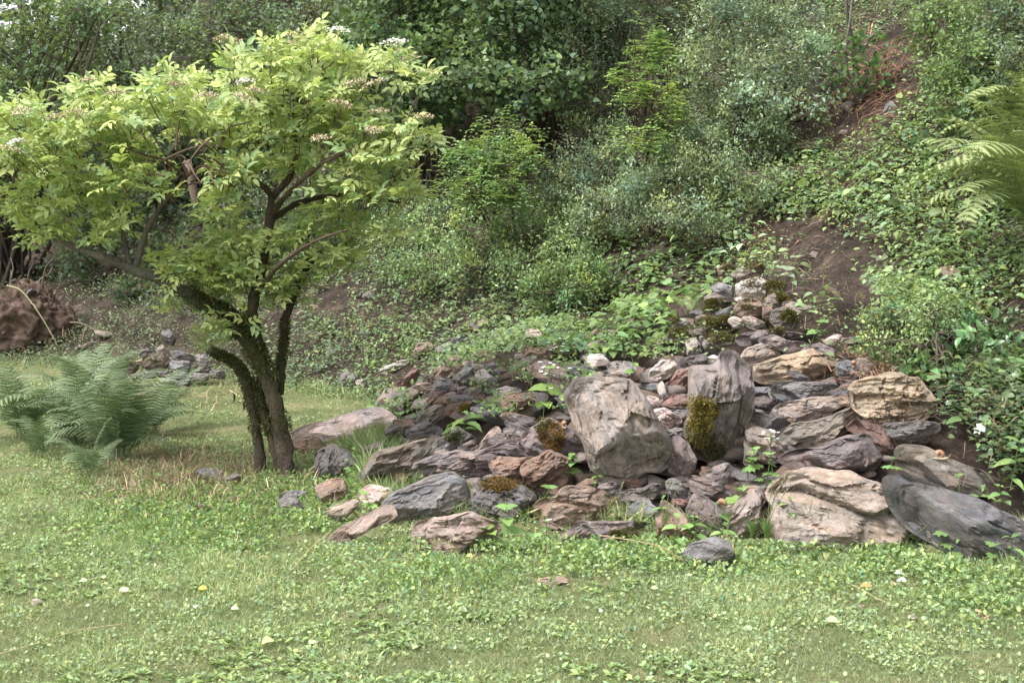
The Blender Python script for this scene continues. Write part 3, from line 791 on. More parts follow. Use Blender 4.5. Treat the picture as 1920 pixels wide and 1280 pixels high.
# --- front centre
st('D', 'stone_slab', 'purple', 2, dict(t=.4, ridge=.5, g1=1.4), 'flat stone with a mossy front in the grass below the long reddish slab', '160,630 330,520 420,505 700,510 860,560 850,650 620,645 460,620 440,650 220,670')
st('D', 'stone', 'brown', -55, dict(), 'pinkish brown slab leaning right of the leaf-shaped stone', '860,480 900,380 970,420 1050,490 1080,600 1040,660 920,680 870,600')
st('D', 'boulder', 'purple', -40, dict(t=.5), 'grey block slanting down right in the front row, left of the snail', '1060,440 1110,320 1180,330 1250,380 1340,480 1350,540 1260,570 1130,560')
st('D', 'boulder', 'mix', 40, dict(t=.45, rough=1.2), 'ribbed grey stone standing right of the snail, beside tall grass', '1350,530 1390,400 1470,310 1550,290 1610,360 1560,430 1540,530 1470,640 1390,620')
st('D', 'boulder', 'grey', 0, dict(t=.5, ridge=.25, rough=.6), 'lowest grey stone half sunk in the grass at the front', '1040,740 1100,660 1250,620 1350,650 1390,740 1380,800 1240,840 1080,830')
st('D', 'stone', 'dark', -10, dict(), 'dark stone between the slanting grey block and the lowest grey stone', '1120,565 1260,575 1340,590 1280,625 1150,610')
st('D', 'stone', 'olive', 0, dict(dd=.1), 'grey ledge behind the ribbed stone, under green leaves', '1380,240 1500,230 1620,240 1650,300 1500,310 1400,280')
st('D', 'stone', 'brown', 0, dict(t=.25, ridge=.8), 'flat stone flush with the lawn in front of the heap', '-20,915 160,895 260,915 200,950 0,955')
# --- back left scree
for a in [('brown', 10, 'brown cube-like stone at the upper left of the rubble', '500,380 540,310 610,310 640,370 620,400 530,415'),
          ('olive', 0, 'olive stone right of the brown cube-like stone', '650,330 740,310 820,330 790,390 700,400'),
          ('grey', 10, 'small grey flat stone above the olive stone', '690,290 780,270 840,258 890,275 820,308'),
          ('red', 30, 'reddish stone with a brick coloured foot in the left rubble', '350,580 430,555 500,480 545,510 490,590 400,603'),
          ('pale', 15, 'long flat pale stone at the left rim of the rubble', '260,480 420,430 465,430 430,462 310,512'),
          ('brown', 40, 'brown stone with a sharp edge right of the reddish stone', '600,560 640,500 700,470 755,500 700,550 640,592'),
          ('mix', 0, 'tan flat stone in front of the sharp edged brown stone', '490,600 600,580 662,620 600,645 520,625'),
          ('slate', -10, 'slate grey wedge in the middle of the left rubble', '640,600 680,550 785,570 740,620 720,662 660,644'),
          ('brown', 10, 'rounded brown cobble above the slate grey wedge', '765,490 800,455 850,465 860,500 800,522'),
          ('pink', 0, 'pale pinkish cobble touching the rounded brown cobble', '840,440 910,425 905,480 850,472'),
          ('grey', 40, 'narrow grey stone leaning diagonally in the left rubble', '775,540 880,470 915,480 860,560 820,575'),
          ('pale', -50, 'light grey block with dark crack, centre of the left rubble', '935,520 990,500 1070,570 1062,612 1000,642 950,592'),
          ('purple', 20, 'squat purple stone left of the light cracked block', '835,672 880,620 960,608 965,660 920,683'),
          ('red', 45, 'narrow rusty stone above the green grey leaning stone', '590,710 650,650 700,640 690,690 620,733'),
          ('rust', 10, 'broad rusty stone with moss behind the long purple slab', '725,760 780,700 900,680 972,660 992,690 900,722 850,762 740,795'),
          ('slate', 10, 'layered slate right of the broad rusty stone', '890,760 1000,720 1065,740 1065,772 960,790'),
          ('brown', 5, 'big flat-topped brown stone left of the pink flowers', '1065,760 1090,690 1190,660 1300,650 1335,700 1260,770 1170,788'),
          ('pale', 0, 'pale slab on top of the flat-topped brown stone', '1050,640 1140,610 1250,630 1180,665 1080,682'),
          ('beige', 10, 'pinkish stone highest among the creeping weeds', '1270,300 1290,220 1350,215 1400,260 1350,300 1290,312'),
          ('dark', 60, 'small dark stone beside the highest pinkish stone', '1380,210 1430,175 1452,220 1400,242'),
          ('brown', 80, 'small upright stone under the dark bush', '1620,150 1625,95 1690,105 1692,150 1650,172'),
          ('brown', 50, 'tapered brown stone in the weeds above the whitest boulder', '1710,280 1750,220 1810,210 1822,240 1760,292'),
          ('purple', 40, 'purple stone leaning above the whitest boulder', '1685,370 1720,310 1790,290 1818,312 1760,375'),
          ('red', 0, 'tiny brick red stone in the weeds left of the leaning purple stone', '1620,320 1650,308 1665,345 1635,355'),
          ('brown', 20, 'half covered brown stone in the weeds over the rubble', '895,402 960,360 1005,390 940,425'),
          ('grey', 10, 'grey stone half hidden by leaves above the flat-topped brown stone', '985,465 1050,440 1085,470 1030,495'),
          ('purple', 0, 'purple stone in shade left of the pink flowers', '1015,512 1100,480 1115,525 1040,545'),
          ('beige', 25, 'low beige stone lost in the creeping weeds', '890,200 960,150 1045,140 970,205'),
          ('brown', 30, 'brown stone above the rounded brown cobble', '735,425 790,400 835,430 765,475 715,472'),
          ('grey', 10, 'grey cobble at the far left of the rubble', '-20,535 40,505 100,540 70,590 0,590'),
          ('pale', 0, 'small pale cobble beside the far left grey cobble', '100,570 160,555 160,605 115,608'),
          ('dark', 45, 'narrow dark slate between the slate wedge and the squat purple stone', '775,690 800,650 855,615 845,665 795,700')]:
    st('F', 'stone', a[0], a[1], dict(t=.45, dd=-.09, grow=1.22), a[2], a[3])
# --- bits of stone in the rough turf at the elder's foot
st('T', 'stone_slab', 'grey', -8, dict(t=.3, ridge=.6, dd=-.02), 'flat grey slab in dry grass left of the elder trunk', '320,975 400,972 460,990 440,1020 365,1025')
st('T', 'stone', 'olive', 15, dict(t=.5), 'dark stone between the flat grey slab and the elder trunk', '450,1015 515,990 550,1010 515,1045 460,1055')
st('T', 'stone', 'slate', 10, dict(t=.5), 'grey stone in the grass in front of the elder trunk', '740,1105 800,1070 860,1080 855,1130 765,1135')
st('T', 'wooden_stump', 'brown', 90, dict(t=.6), 'short mossy wooden peg in the dry grass before the elder', '325,1150 345,1140 366,1146 368,1195 328,1195')
# --- on the hillside
st('U', 'boulder', 'beige', 60, dict(t=.5), 'mossy tan boulder at the foot of the thin sapling', '500,620 510,570 545,545 590,560 585,600 540,630')
st('U', 'stone', 'beige', 20, dict(), 'small tan boulder left of the sapling boulder', '425,640 440,612 480,600 490,630 450,655')
st('U', 'stone', 'slate', 15, dict(t=.3), 'thin slate high on the bare brown track', '765,385 850,338 872,350 790,388')
st('U', 'stone', 'grey', 50, dict(t=.4), 'grey slab set in the bare track under the dead twigs', '815,690 835,630 870,605 895,650 850,695')
st('U', 'stone', 'brown', 0, dict(), 'flat brown stone at the lower end of the bare track', '735,778 765,748 805,752 795,780')
st('U', 'stone', 'purple', 10, dict(), 'small stone among yellow flowers on the bare track', '550,800 570,780 605,780 600,806')
st('V', 'stone', 'brown', 20, dict(t=.5), 'grey brown stone in leaves below the big fern fronds', '1600,1045 1610,1010 1650,998 1680,1040 1650,1085 1615,1075')
st('V', 'stone', 'pink', 0, dict(t=.5), 'small pink stone peeping out of leaves on the slope', '1365,985 1372,962 1400,960 1405,985 1385,995')

def read_poly(z, s):
    ox, oy, k = ZONE[z]
    return np.array([[ox + float(a.split(',')[0]) * k, oy + float(a.split(',')[1]) * k] for a in s.split()])

FRONT = {}
for n_, (z, name, ck, lam, opt, label, pts) in enumerate(S):
    o, fr, dpt, sz = make_stone(name, read_poly(z, pts), ck, lam, **{'seed': n_, **opt})
    tag(o, label, 'stump' if 'stump' in name else 'boulder' if name == 'boulder' else 'stone slab' if 'slab' in name else 'stone')
    FRONT[label] = (o, fr)

# --- remains of two dry stone walls
WALL1 = [('pale', 0, '820,360 860,330 960,305 1010,330 1010,420 960,445 850,435', 1), ('olive', 0, '1000,460 1060,410 1150,430 1170,470 1100,500 1020,500', 2),
         ('beige', -20, '1140,480 1200,470 1330,500 1340,570 1280,595 1200,540', 0), ('olive', 10, '1050,600 1070,540 1140,510 1230,580 1220,640 1110,650', 2),
         ('brown', 0, '810,510 850,460 980,455 1000,540 900,575 820,555', 1), ('slate', 15, '670,540 780,500 815,520 780,558 700,562', 1),
         ('pale', -20, '760,590 800,570 880,600 870,640 800,645', 0), ('beige', -20, '850,570 920,570 1010,610 960,652 900,645', 0),
         ('olive', 5, '510,650 560,590 680,580 780,620 760,670 620,692 530,700', 2), ('grey', 0, '650,370 700,340 780,360 790,430 740,452 680,412', 1),
         ('olive', 0, '600,440 660,408 740,440 780,480 700,512 620,492', 2), ('beige', 0, '780,280 840,230 900,280 850,322', 0), ('white', 0, '795,440 850,435 905,455 850,472', 0),
         ('olive', 10, '340,700 400,650 480,660 490,722 400,752', 2), ('pale', 80, '470,740 520,720 560,760 600,832 480,832', 0), ('grey', -50, '550,700 600,720 685,820 620,832', 0),
         ('olive', 0, '620,700 740,690 800,710 760,772 680,792', 2), ('grey', 0, '380,590 430,578 472,620 440,652 390,642', 1), ('brown', 20, '690,230 760,200 800,240 760,290 700,280', 1),
         ('olive', 0, '1010,360 1060,330 1150,345 1130,400 1060,405', 2), ('brown', 10, '590,510 650,495 700,515 660,545 600,550', 2), ('brown', 0, '1020,655 1100,655 1180,650 1120,680 1040,680', 1),
         ('brown', 10, '900,215 960,190 1010,230 980,280 910,280', 1), ('olive', -10, '690,590 730,570 770,590 760,620 720,615', 2), ('brown', 0, '1000,500 1050,500 1070,540 1040,590 1000,570', 1)]
WALL2 = [('dark', 0, '780,790 790,755 850,755 865,780 820,798', 0), ('mix', 20, '870,760 905,735 940,770 910,797', 0), ('olive', 0, '800,850 820,800 870,785 940,810 920,860 840,868', 1),
         ('dark', -8, '940,780 1000,765 1080,800 1088,826 1000,822', 0), ('slate', 0, '950,840 970,820 1060,828 1052,872 980,872', 0), ('olive', 15, '640,885 680,840 730,828 775,860 740,892 680,898', 1),
         ('ochre', 0, '740,832 790,812 802,840 760,852', 0), ('dark', 0, '900,660 940,650 980,690 965,735 920,722', 0), ('grey', 0, '620,905 700,898 695,932 635,932', 0), ('dark', 5, '875,885 960,878 955,915 885,912', 0),
         ('slate', 8, '960,895 1080,880 1065,918 980,930', 0), ('dark', 12, '985,938 1070,920 1045,962 995,968', 0), ('grey', 0, '1085,792 1155,790 1155,832 1100,832', 0), ('dark', 0, '1170,872 1250,880 1245,920 1180,914', 0),
         ('grey', 5, '555,850 640,838 625,868 570,875', 0), ('dark', 0, '1090,845 1165,842 1170,885 1095,885', 0), ('grey', 0, '1085,895 1160,895 1155,930 1090,935', 0), ('olive', 0, '700,900 790,895 785,930 705,930', 0),
         ('dark', 0, '790,880 870,880 865,915 795,918', 0), ('grey', 0, '900,922 975,922 965,955 905,955', 0), ('dark', 10, '480,880 560,862 570,890 500,900', 0), ('olive', 0, '640,820 700,800 735,818 680,838', 0)]
MOSS_PATCH = []
for (wl_, z, lab, nm) in ((WALL1, 'G', 'crumbling mossy dry stone wall set in the slope above the heap', 'dry_stone_wall'),
                      (WALL2, 'L', 'low dark dry stone wall behind the left fern', 'dry_stone_wall')):
    polys = [read_poly(z, w[2]) for w in wl_]
    allp = np.concatenate(polys)
    bc, bd = hit(allp[:, 0].mean(), allp[:, 1].max() - 6)
    root = empty(nm, bc, lab, 'wall')
    for k, (w, pp) in enumerate(zip(wl_, polys)):
        # leans back with the slope
        top, bot = allp[:, 1].min(), allp[:, 1].max()
        f_ = (bot - pp[:, 1].mean()) / (bot - top)
        o, fr, dpt, sz = make_stone('stone', pp, w[0], w[1], seed=400 + k + (60 if z == 'L' else 0), t=.6, grow=1.22,
                                    depth=(hit(pp[:, 0].mean(), pp[:, 1].mean() + 4)[1] - .12 if z == 'G' else bd - .25 + .3 * f_) + 0.05 * random.random())
        o.parent = root; o.location = tuple(np.array(o.location) - np.array(root.location))
        if w[3]: MOSS_PATCH.append((o, fr, w[3]))

# ---------------------------------------------------------------- small stones filling the heap
fill_pos = []
rng = np.random.default_rng(77)
def lump(seed, res=(22, 15)):
    r = np.random.default_rng(seed)
    n, m_ = res
    th = np.arange(n) * 2 * math.pi / n; ph = np.linspace(0.02, math.pi - 0.02, m_)
    D = np.stack([np.sin(ph)[:, None] * np.cos(th), np.sin(ph)[:, None] * np.sin(th), np.cos(ph)[:, None] * np.ones(n)], -1)
    R = np.ones(D.shape[:2]) * 1.6
    for k in range(9):
        nn = r.normal(size=3); nn /= np.linalg.norm(nn)
        R = np.minimum(R, r.uniform(.5, .95) / np.maximum(D @ nn, 0.05))
    R = R * (1 + 0.04 * fbm(D * 4 + seed, seed, 3))
    V = (D * R[..., None] * np.array([1, .74, .36])).reshape(-1, 3)
    i = np.arange(m_ - 1)[:, None] * n; j = np.arange(n)[None]; k = (j + 1) % n
    q = np.stack([i + j, i + n + j, i + n + k, i + k], -1).reshape(-1, 4)
    return V, [q, np.array([list(range(n))]), np.array([[(m_ - 1) * n + (n - 1 - k) for k in range(n)]])]
LUMP = [mesh_obj('stone', *lump(900 + k), M_ROCK, smooth=True, link=False) for k in range(12)]
for m_ in LUMP: m_.set_sharp_from_angle(angle=math.radians(22))
def add_lump(p, s, ck, label, group, name='stone', rz=None, flat=1.0, tiltx=0.3, parent=None, cat='stone'):
    o = bpy.data.objects.new(name, LUMP[int(rng.integers(len(LUMP)))])
    COL.objects.link(o)
    o.location = tuple(float(v) for v in p); o.scale = (s, s, s * flat)
    o.rotation_euler = (rng.normal(0, tiltx), rng.normal(0, tiltx), rng.uniform(0, 6.28) if rz is None else rz)
    c = RC[ck]; j = rng.uniform(.95, 1.3); o.color = (c[0] * j, c[1] * j, c[2] * j, c[3])
    if parent is None: tag(o, label, cat, group)
    else: o.parent = parent
    return o
CW = {'grey': 'grey', 'palepink': 'pink', 'purple': 'purplish', 'brown': 'brown', 'dark': 'dark', 'olive': 'olive', 'mix': 'greyish tan', 'rust': 'rusty', 'slate': 'slate grey',
      'pale': 'pale', 'pink': 'pinkish', 'beige': 'beige', 'white': 'whitish', 'red': 'reddish', 'ochre': 'ochre'}
import re
REFS = []
_sh = {}
for (z, name, ck, lam, opt, label, pts) in S:
    sh = re.split(r' (?:in|on|with|at|left|right|under|behind|above|below|between|among|near|nearest|across|lying|off|standing|down|resting|leaning|wedged|slanting|from|of|running|poking|lost|peeping|directly|half|beside|high|set|carrying|touching|like|topping|tilted|jutting|deep|showing|via|and|by) ', label + ' ')[0].strip(' ,')
    _sh.setdefault(sh, []).append(read_poly(z, pts).mean(0))
REFS = [(k, v[0][0], v[0][1]) for k, v in _sh.items() if len(v) == 1 and 2 <= len(k.split()) <= 5]
REFS += [('thin grey sapling', 1605, 150), ('crumbling mossy wall', 1400, 580), ('uprooted stump', 45, 600), ('low dark wall', 320, 680), ('elder trunk', 520, 720),
         ('black hollow', 1110, 585), ('large yellow green fern', 1860, 360), ('small-leaved right bush', 1700, 610)]
USED = set()
def auto_label(px, py, ck, s):
    r = sorted(REFS, key=lambda q: (q[1] - px) ** 2 + ((q[2] - py) * 1.3) ** 2)
    sz = 'small' if s > .07 else 'very small'
    for q in r[:14]:
        dx, dy = px - q[1], py - q[2]
        w = ('right of' if dx > 0 else 'left of') if abs(dx) > abs(dy) * 1.2 else ('below' if dy > 0 else 'above')
        l = '%s %s stone %s the %s' % (sz, CW[ck], w, q[0])
        if l not in USED:
            USED.add(l); return l
    l = l + ', farthest from it'; USED.add(l)
    return l
FILL = []
cols_ = ['grey', 'purple', 'brown', 'grey', 'olive', 'mix', 'rust', 'mix', 'beige', 'purple']
k = 0
while len(FILL) < 210 and k < 5000:
    k += 1
    px, py = rng.uniform(700, 1740), rng.uniform(655, 1010)
    if py < 655 + max(0, (1000 - px)) * 0.05: continue
    if px < 1040 and py < 810 and rng.uniform() < .9: continue
    p, d = hit(px, py)
    if heap_mask(p[0:1], p[1:2])[0] < 0.75: continue
    if any((a[0][0] - p[0]) ** 2 + (a[0][1] - p[1]) ** 2 < 0.007 for a in FILL): continue
    FILL.append((p, rng.uniform(.055, .12), px, py))
k = 0
while k < 44:
    px, py = rng.uniform(690, 1120), rng.uniform(640, 790)
    if py < 700 - (px - 690) * .14: continue
    p, d = hit(px, py); k += 1
    FILL.append((p + np.array([0, 0, .03]), rng.uniform(.075, .125), px, py))
FILL.sort(key=lambda f: -f[1])
GR = Geo(); LV_ = [lump(900 + k, (12, 8)) for k in range(12)]
for i_, (p, s_, px, py) in enumerate(FILL):
    ck = cols_[int(rng.integers(10))]
    p = p + np.array([0, 0.06, -0.055])
    if i_ < 110: add_lump(p, s_, ck, auto_label(px, py, ck, s_), 'small stones in the gaps of the heap')
    else:
        V, fs = LV_[int(rng.integers(12))]; a = rng.uniform(0, 6.28); ca, sa = math.cos(a), math.sin(a)
        GR.add(V @ np.array([[ca, sa, 0], [-sa, ca, 0], [0, 0, 1]]) * s_ + p, fs, (.1, .1, .1))
ru = GR.build('rubble', M_ROCK, smooth=True); ru.color = (.17, .148, .14, .08); tag(ru, 'small broken rubble filling the gaps between the stones of the heap', 'rubble', kind='stuff')
for (n_s, x0, x1, y0, y1, grp, sz) in ((18, 640, 1200, 590, 730, 'half covered stones behind the heap', (.04, .09)),
                                      (18, 560, 720, 540, 670, 'stones in the broken bank behind the elder', (.05, .13)),
                                      (9, 1180, 1330, 560, 660, 'stones among the heart-shaped leaves', (.04, .08)),
                                      (16, 1480, 1680, 90, 290, 'stones on the bare track', (.04, .11)),
                                      (12, 1500, 1800, 440, 640, 'stones on the dark earth', (.03, .06)),
                                      (12, 130, 420, 600, 700, 'stones on the left bank', (.05, .10))):
    for _ in range(n_s):
        px, py = rng.uniform(x0, x1), rng.uniform(y0, y1)
        p, d = hit(px, py); ck = cols_[int(rng.integers(10))]; s_ = rng.uniform(*sz)
        add_lump(p + np.array([0, 0, -0.01]), s_, ck, auto_label(px, py, ck, s_), grp)
# ================================================================ growing things
def slope_n(x, y):
    e = 0.05
    gx_ = (surf(x + e, y) - surf(x - e, y)) / (2 * e); gy_ = (surf(x, y + e) - surf(x, y - e)) / (2 * e)
    return norm(np.stack([-gx_, -gy_, np.ones_like(gx_)], -1))

BARK = np.array((.10, .078, .06)); BARKG = np.array((.17, .155, .13))

def stem(G, a, b, r0, r1, col, sag=0.1, n=7, k=6, rng=RNG):
    a = np.asarray(a, float); b = np.asarray(b, float)
    L = np.linalg.norm(b - a)
    m1 = a + (b - a) * .35 + rng.normal(0, .06, 3) * L + [0, 0, sag * L]
    m2 = a + (b - a) * .7 + rng.normal(0, .05, 3) * L + [0, 0, sag * L * .6]
    p = spline([a, m1, m2, b], n)
    tube(G, p, np.linspace(r0, r1, n), col, k, .15)
    return p

def shrub(name, label, cat, blobs, kind, L, wr, colr, cover=2.2, depth=None, base=None, group=None, per=9, twigl=.28, lift=.5,
          stems=True, off=0.25, dr=1.0, mat=None, v=.28, hue=.12, barkc=BARK, r0=.022, shell=.55, stemr=.006, droop=0.0, pinn=None, inner=.0):
    """foliage in clusters along twigs that fill a set of lumps; lumps are (px, py, rx, ry) in photo pixels, set down at real depth"""
    rng = np.random.default_rng(abs(hash(label)) % 1 + len(label) * 131 + int(blobs[0][0]))
    bl = []
    for b in blobs:
        px, py, rx, ry = b[:4]
        d = b[4] if len(b) > 4 else (depth if depth else hit(px, py + ry * .9)[1] - off)
        bl.append((P3(px, py, d), rx * d / F, ry * d / F, d))
    if base is None:
        xs = np.mean([b[0][0] for b in bl]); ys = np.mean([b[0][1] for b in bl]) + .25
    else:
        q, d_ = base if isinstance(base, tuple) and len(base) == 2 and hasattr(base[0], '__len__') else hit(*base)
        xs, ys = q[0], q[1]
    z0 = float(surf(np.array([xs]), np.array([ys]))[0])
    B0 = np.array([xs, ys, z0 - .03])
    root = empty(name, B0, label, cat, group)
    GL, GW = Geo(), Geo()
    for c, rx, rz, d in bl:
        ry_ = (rx + rz) * .5 * dr
        area = rx * rz * math.pi
        nl = cover * area / (L * L * wr * .55)
        nt = max(3, int(nl / per))
        u = norm(rng.normal(size=(nt, 3)))
        rad = rng.uniform(shell, 1.05, (nt, 1)) ** .7
        # lumpy outline
        rad = rad * (1 + .28 * vnoise(u * 2.2 + c, 5)[:, None] + .15 * vnoise(u * 5 + c, 6)[:, None])
        ns_ = max(6, int(5 + area * 26 / dr)); su = norm(rng.normal(size=(ns_, 3))) * rng.uniform(.45, 1.0, (ns_, 1)); si = rng.integers(0, ns_, nt)
        cl_ = su[si] + u * rad * rng.uniform(.14, .34, (ns_, 1))[si]
        mixm = (rng.uniform(size=(nt, 1)) < .16)
        tip = c + np.where(mixm, u * rad, cl_ * (1 + .12 * vnoise(cl_ * 3 + c, 5)[:, None])) * np.array([rx, ry_, rz])
        out = norm(u * np.array([1, 1, .8]) + np.array([0, 0, lift - droop]) + rng.normal(0, .45, (nt, 3)))
        tl = twigl * rng.uniform(.5, 1.25, nt)
        st_ = tip - out * tl[:, None] * .7
        tc = vary(colr, ns_, v * .8, hue, rng)[si] * np.exp(rng.normal(0, .14, (nt, 1)))
        # tips greener-yellow: young leaves
        if pinn:
            nl_ = pinn
            for s_ in range(nl_):
                f = (s_ // 2 + 1) / (nl_ / 2 + .5); sd = 1 if s_ % 2 else -1
                side = norm(np.cross(out, [0, 0, 1.]) + 1e-6)
                pos = st_ + out * (f * tl)[:, None] + np.array([0, 0, -.28]) * (f * f * tl)[:, None]
                dv = norm(side * sd + out * .45 + rng.normal(0, .14, (nt, 3)))
                nn = norm(np.array([0, 0, 1.]) + out * .25 + rng.normal(0, .22, (nt, 3)))
                leaves(GL, kind, pos, dv, nn, L * rng.uniform(.8, 1.15, nt), wr, tc * rng.uniform(.85, 1.15, (nt, 1)))
        else:
            for s_ in range(per):
                f = (s_ + .5) / per
                jit = rng.normal(0, .16, (nt, 3)) * tl[:, None]
                pos = st_ + out * (f * tl)[:, None] + jit
                dv = norm(out * .6 + rng.normal(0, .75, (nt, 3)) + [0, 0, .1 - droop])
                nn = norm(np.array([0, -.05, .85]) + u * .55 + rng.normal(0, .34, (nt, 3)))
                yc = tc * rng.uniform(.8, 1.2, (nt, 1)) * (1 + .3 * f)
                leaves(GL, kind, pos, dv, nn, L * rng.uniform(.6, 1.2, nt), wr, yc)
        if stems:
            # thin twigs
            m_ = min(nt, int(60 + area * 60)); sel = rng.choice(nt, min(nt, m_), replace=False)
            a_ = st_[sel] - (st_[sel] - c) * .35; b_ = tip[sel]
            w = np.cross(b_ - a_, [0, 1, 0]); w = norm(w) * stemr * .5; w2 = norm(np.cross(b_ - a_, w)) * stemr * .5
            V = np.stack([a_ - w, a_ + w, a_ + w2 * 1.7, b_], 1).reshape(-1, 3); o_ = np.arange(len(sel))[:, None] * 4
            GW.add(V, [np.concatenate([o_ + [0, 1, 3], o_ + [1, 2, 3], o_ + [2, 0, 3]])], barkc)
            for k in range(2 + int(area * 1.2)):
                a = B0 + rng.normal(0, .10, 3) * [1, 1, 0]
                e = c + norm(rng.normal(size=3)) * np.array([rx, ry_, rz]) * .55
                p = stem(GW, a, e, r0 * rng.uniform(.5, 1), stemr, barkc * rng.uniform(.7, 1.2), n=7, k=5, rng=rng)
                for q_ in range(3):
                    m = p[rng.integers(2, 6)]
                    stem(GW, m, c + norm(rng.normal(size=3)) * np.array([rx, ry_, rz]) * .85, stemr * 1.2, stemr * .4, barkc, n=5, k=4, rng=rng)
    fo = GL.build('foliage', mat or M_LEAF, root, origin=B0)
    if stems: GW.build('stems', M_TWIG, root, origin=B0)
    return root

# ---------------------------------------------------------------- far wood and trees on the left
HAZEL = (.055, .105, .042); GREY = (.105, .15, .09); PALE = (.15, .22, .09); DARK = (.035, .062, .028)
shrub('hazel_tree', 'tall hazel tree with pale gaps of light at the far left edge', 'tree', [(40, 90, 110, 110, 17), (-40, 260, 90, 110, 16.5), (60, 330, 90, 60, 16.5), (150, 40, 80, 80, 17.5), (30, 395, 60, 35, 16.2)],
      'diamond', .075, .75, (.12, .175, .07), cover=2.0, base=((np.array([-6.2, 16.9, 0]), 16.9)), twigl=.5, r0=.07, stemr=.012, per=8)
shrub('leafy_tree', 'grey green tree filling the background behind the left half of the elder', 'tree', [(230, 90, 150, 120, 19), (300, 240, 130, 100, 18.5), (150, 200, 120, 110, 18.5), (200, 320, 120, 60, 18)],
      'diamond', .07, .6, (.155, .20, .125), cover=3.0, base=((np.array([-5.2, 19, 0]), 19)), twigl=.5, r0=.07, stemr=.012, per=8)
shrub('leafy_tree', 'dull green tree directly behind the top of the elder', 'tree', [(440, 60, 130, 110, 19), (540, 180, 120, 120, 18.5), (420, 230, 120, 100, 18.5), (620, 60, 110, 90, 18), (560, 330, 110, 60, 17.5)],
      'diamond', .07, .6, (.135, .185, .105), cover=3.0, base=((np.array([-3.2, 19, 0]), 19)), twigl=.5, r0=.07, stemr=.012, per=8)
shrub('dark_bush', 'dark leafy bush in deep shade behind the long left branch of the elder', 'bush', [(230, 430, 110, 70, 16.2), (330, 480, 80, 50, 15.6), (150, 480, 70, 50, 15.8), (430, 420, 90, 60, 16.5), (270, 540, 60, 30, 15.2)],  # leaves coloured dark to fill the shaded gap under the trees
      'diamond', .07, .65, (.045, .07, .035), cover=2.6, twigl=.35, base=((np.array([-4.0, 16.6, 0]), 16.6)), dr=.8)
shrub('dark_bush', 'dark bush behind the right side of the elder crown', 'bush', [(600, 400, 100, 80, 15.5), (700, 330, 90, 70, 15.2), (520, 460, 80, 50, 15.2), (640, 470, 80, 50, 14.5)],
      'diamond', .06, .6, (.06, .095, .05), cover=2.6, twigl=.35, base=((np.array([-2.0, 16.2, 0]), 16.2)), dr=.8)
# far wood: one mass behind everything
GFW = Geo()
rg = np.random.default_rng(3)
def mass(n, x0, x1, y0, y1, z0, z1, L, colr):
    p = np.stack([rg.uniform(x0, x1, n), rg.uniform(y0, y1, n), rg.uniform(z0, z1, n)], -1)
    p[:, 2] += base_height(p[:, 0], p[:, 1])
    keep = fbm(p * .45, 21, 3) > -.10
    p = p[keep]
    leaves(GFW, 'diamond', p, rdir(len(p), 0, rg), rdir(len(p), 1.2, rg), L * rg.uniform(.7, 1.3, len(p)), .7, vary(colr, len(p), .35, .12, rg))
mass(38000, -9.0, 3.5, 21, 27, .0, 6, .16, (.085, .115, .07))
mass(26000, -2.0, 5.0, 15.2, 21, .0, 4.0, .11, (.042, .06, .034))  # leaf colour darkened in place of shade in the canopy gaps
mass(14000, -8.0, -1.0, 17, 21, .0, 1.3, .10, (.04, .058, .032))  # low leaves, likewise coloured dark in place of shade
mass(9000, -16, -7.0, 22, 30, .3, 3.0, .18, (.13, .175, .08))
mass(12000, 2, 15, 16, 24, .2, 3.5, .14, (.07, .11, .05))
mass(7000, 5, 15, 4, 16, .1, 1.5, .12, (.08, .12, .05))
mass(3000, -26, -12, 8, 22, .1, 5, .2, (.08, .12, .05))
tag(GFW.build('far_wood', M_LEAF), 'dense far wood closing the view behind the hillside', 'wood', kind='stuff')
# trunks seen behind the elder
for (pts, r0, lab) in (([(388, 480), (380, 430), (368, 380), (352, 300)], .075, 'thickest bare trunk showing in the dark gap left of the elder stem'),
                      ([(412, 480), (405, 420), (398, 350)], .035, 'thin straight trunk right of the thickest background trunk'),
                      ([(425, 480), (424, 430), (420, 360)], .03, 'slender trunk closest to the elder stem in the dark gap'),
                      ([(8, 560), (5, 470), (12, 380), (20, 250)], .09, 'black trunk standing at the very left edge of the picture')):
    d = 16.6
    P = P3([p[0] for p in pts], [p[1] for p in pts], d)
    b = np.array([P[0][0], d, float(surf(np.array([P[0][0]]), np.array([d]))[0]) - .1])
    Gt = Geo(); pp = spline([b] + list(P), 14); tube(Gt, pp - b, np.linspace(r0, r0 * .7, 14), BARK * (1.6 if r0 < .08 else .5), 9, .2, 3)
    root = empty('bare_tree', b, lab, 'tree'); Gt.build('trunk', M_BARK, root, smooth=True)
# multi-stemmed hazel at the left edge, against the light
Gt = Geo(); b = np.array([-5.9, 16.3, float(surf(np.array([-5.9]), np.array([16.3]))[0]) - .05])
rg = np.random.default_rng(8)
for k in range(22):
    e = b + [rg.uniform(-.9, .7), rg.uniform(-.3, .3), rg.uniform(1.0, 2.2)]
    stem(Gt, b + rg.normal(0, .12, 3) * [1, 1, 0], e, .03 * rg.uniform(.5, 1.2), .012, BARK * .45, n=7, k=5, rng=rg)
root = empty('coppiced_hazel', b, 'clump of many dark stems fanning up in the shade at the left edge', 'bush'); Gt.build('stems', M_BARK, root, origin=b)

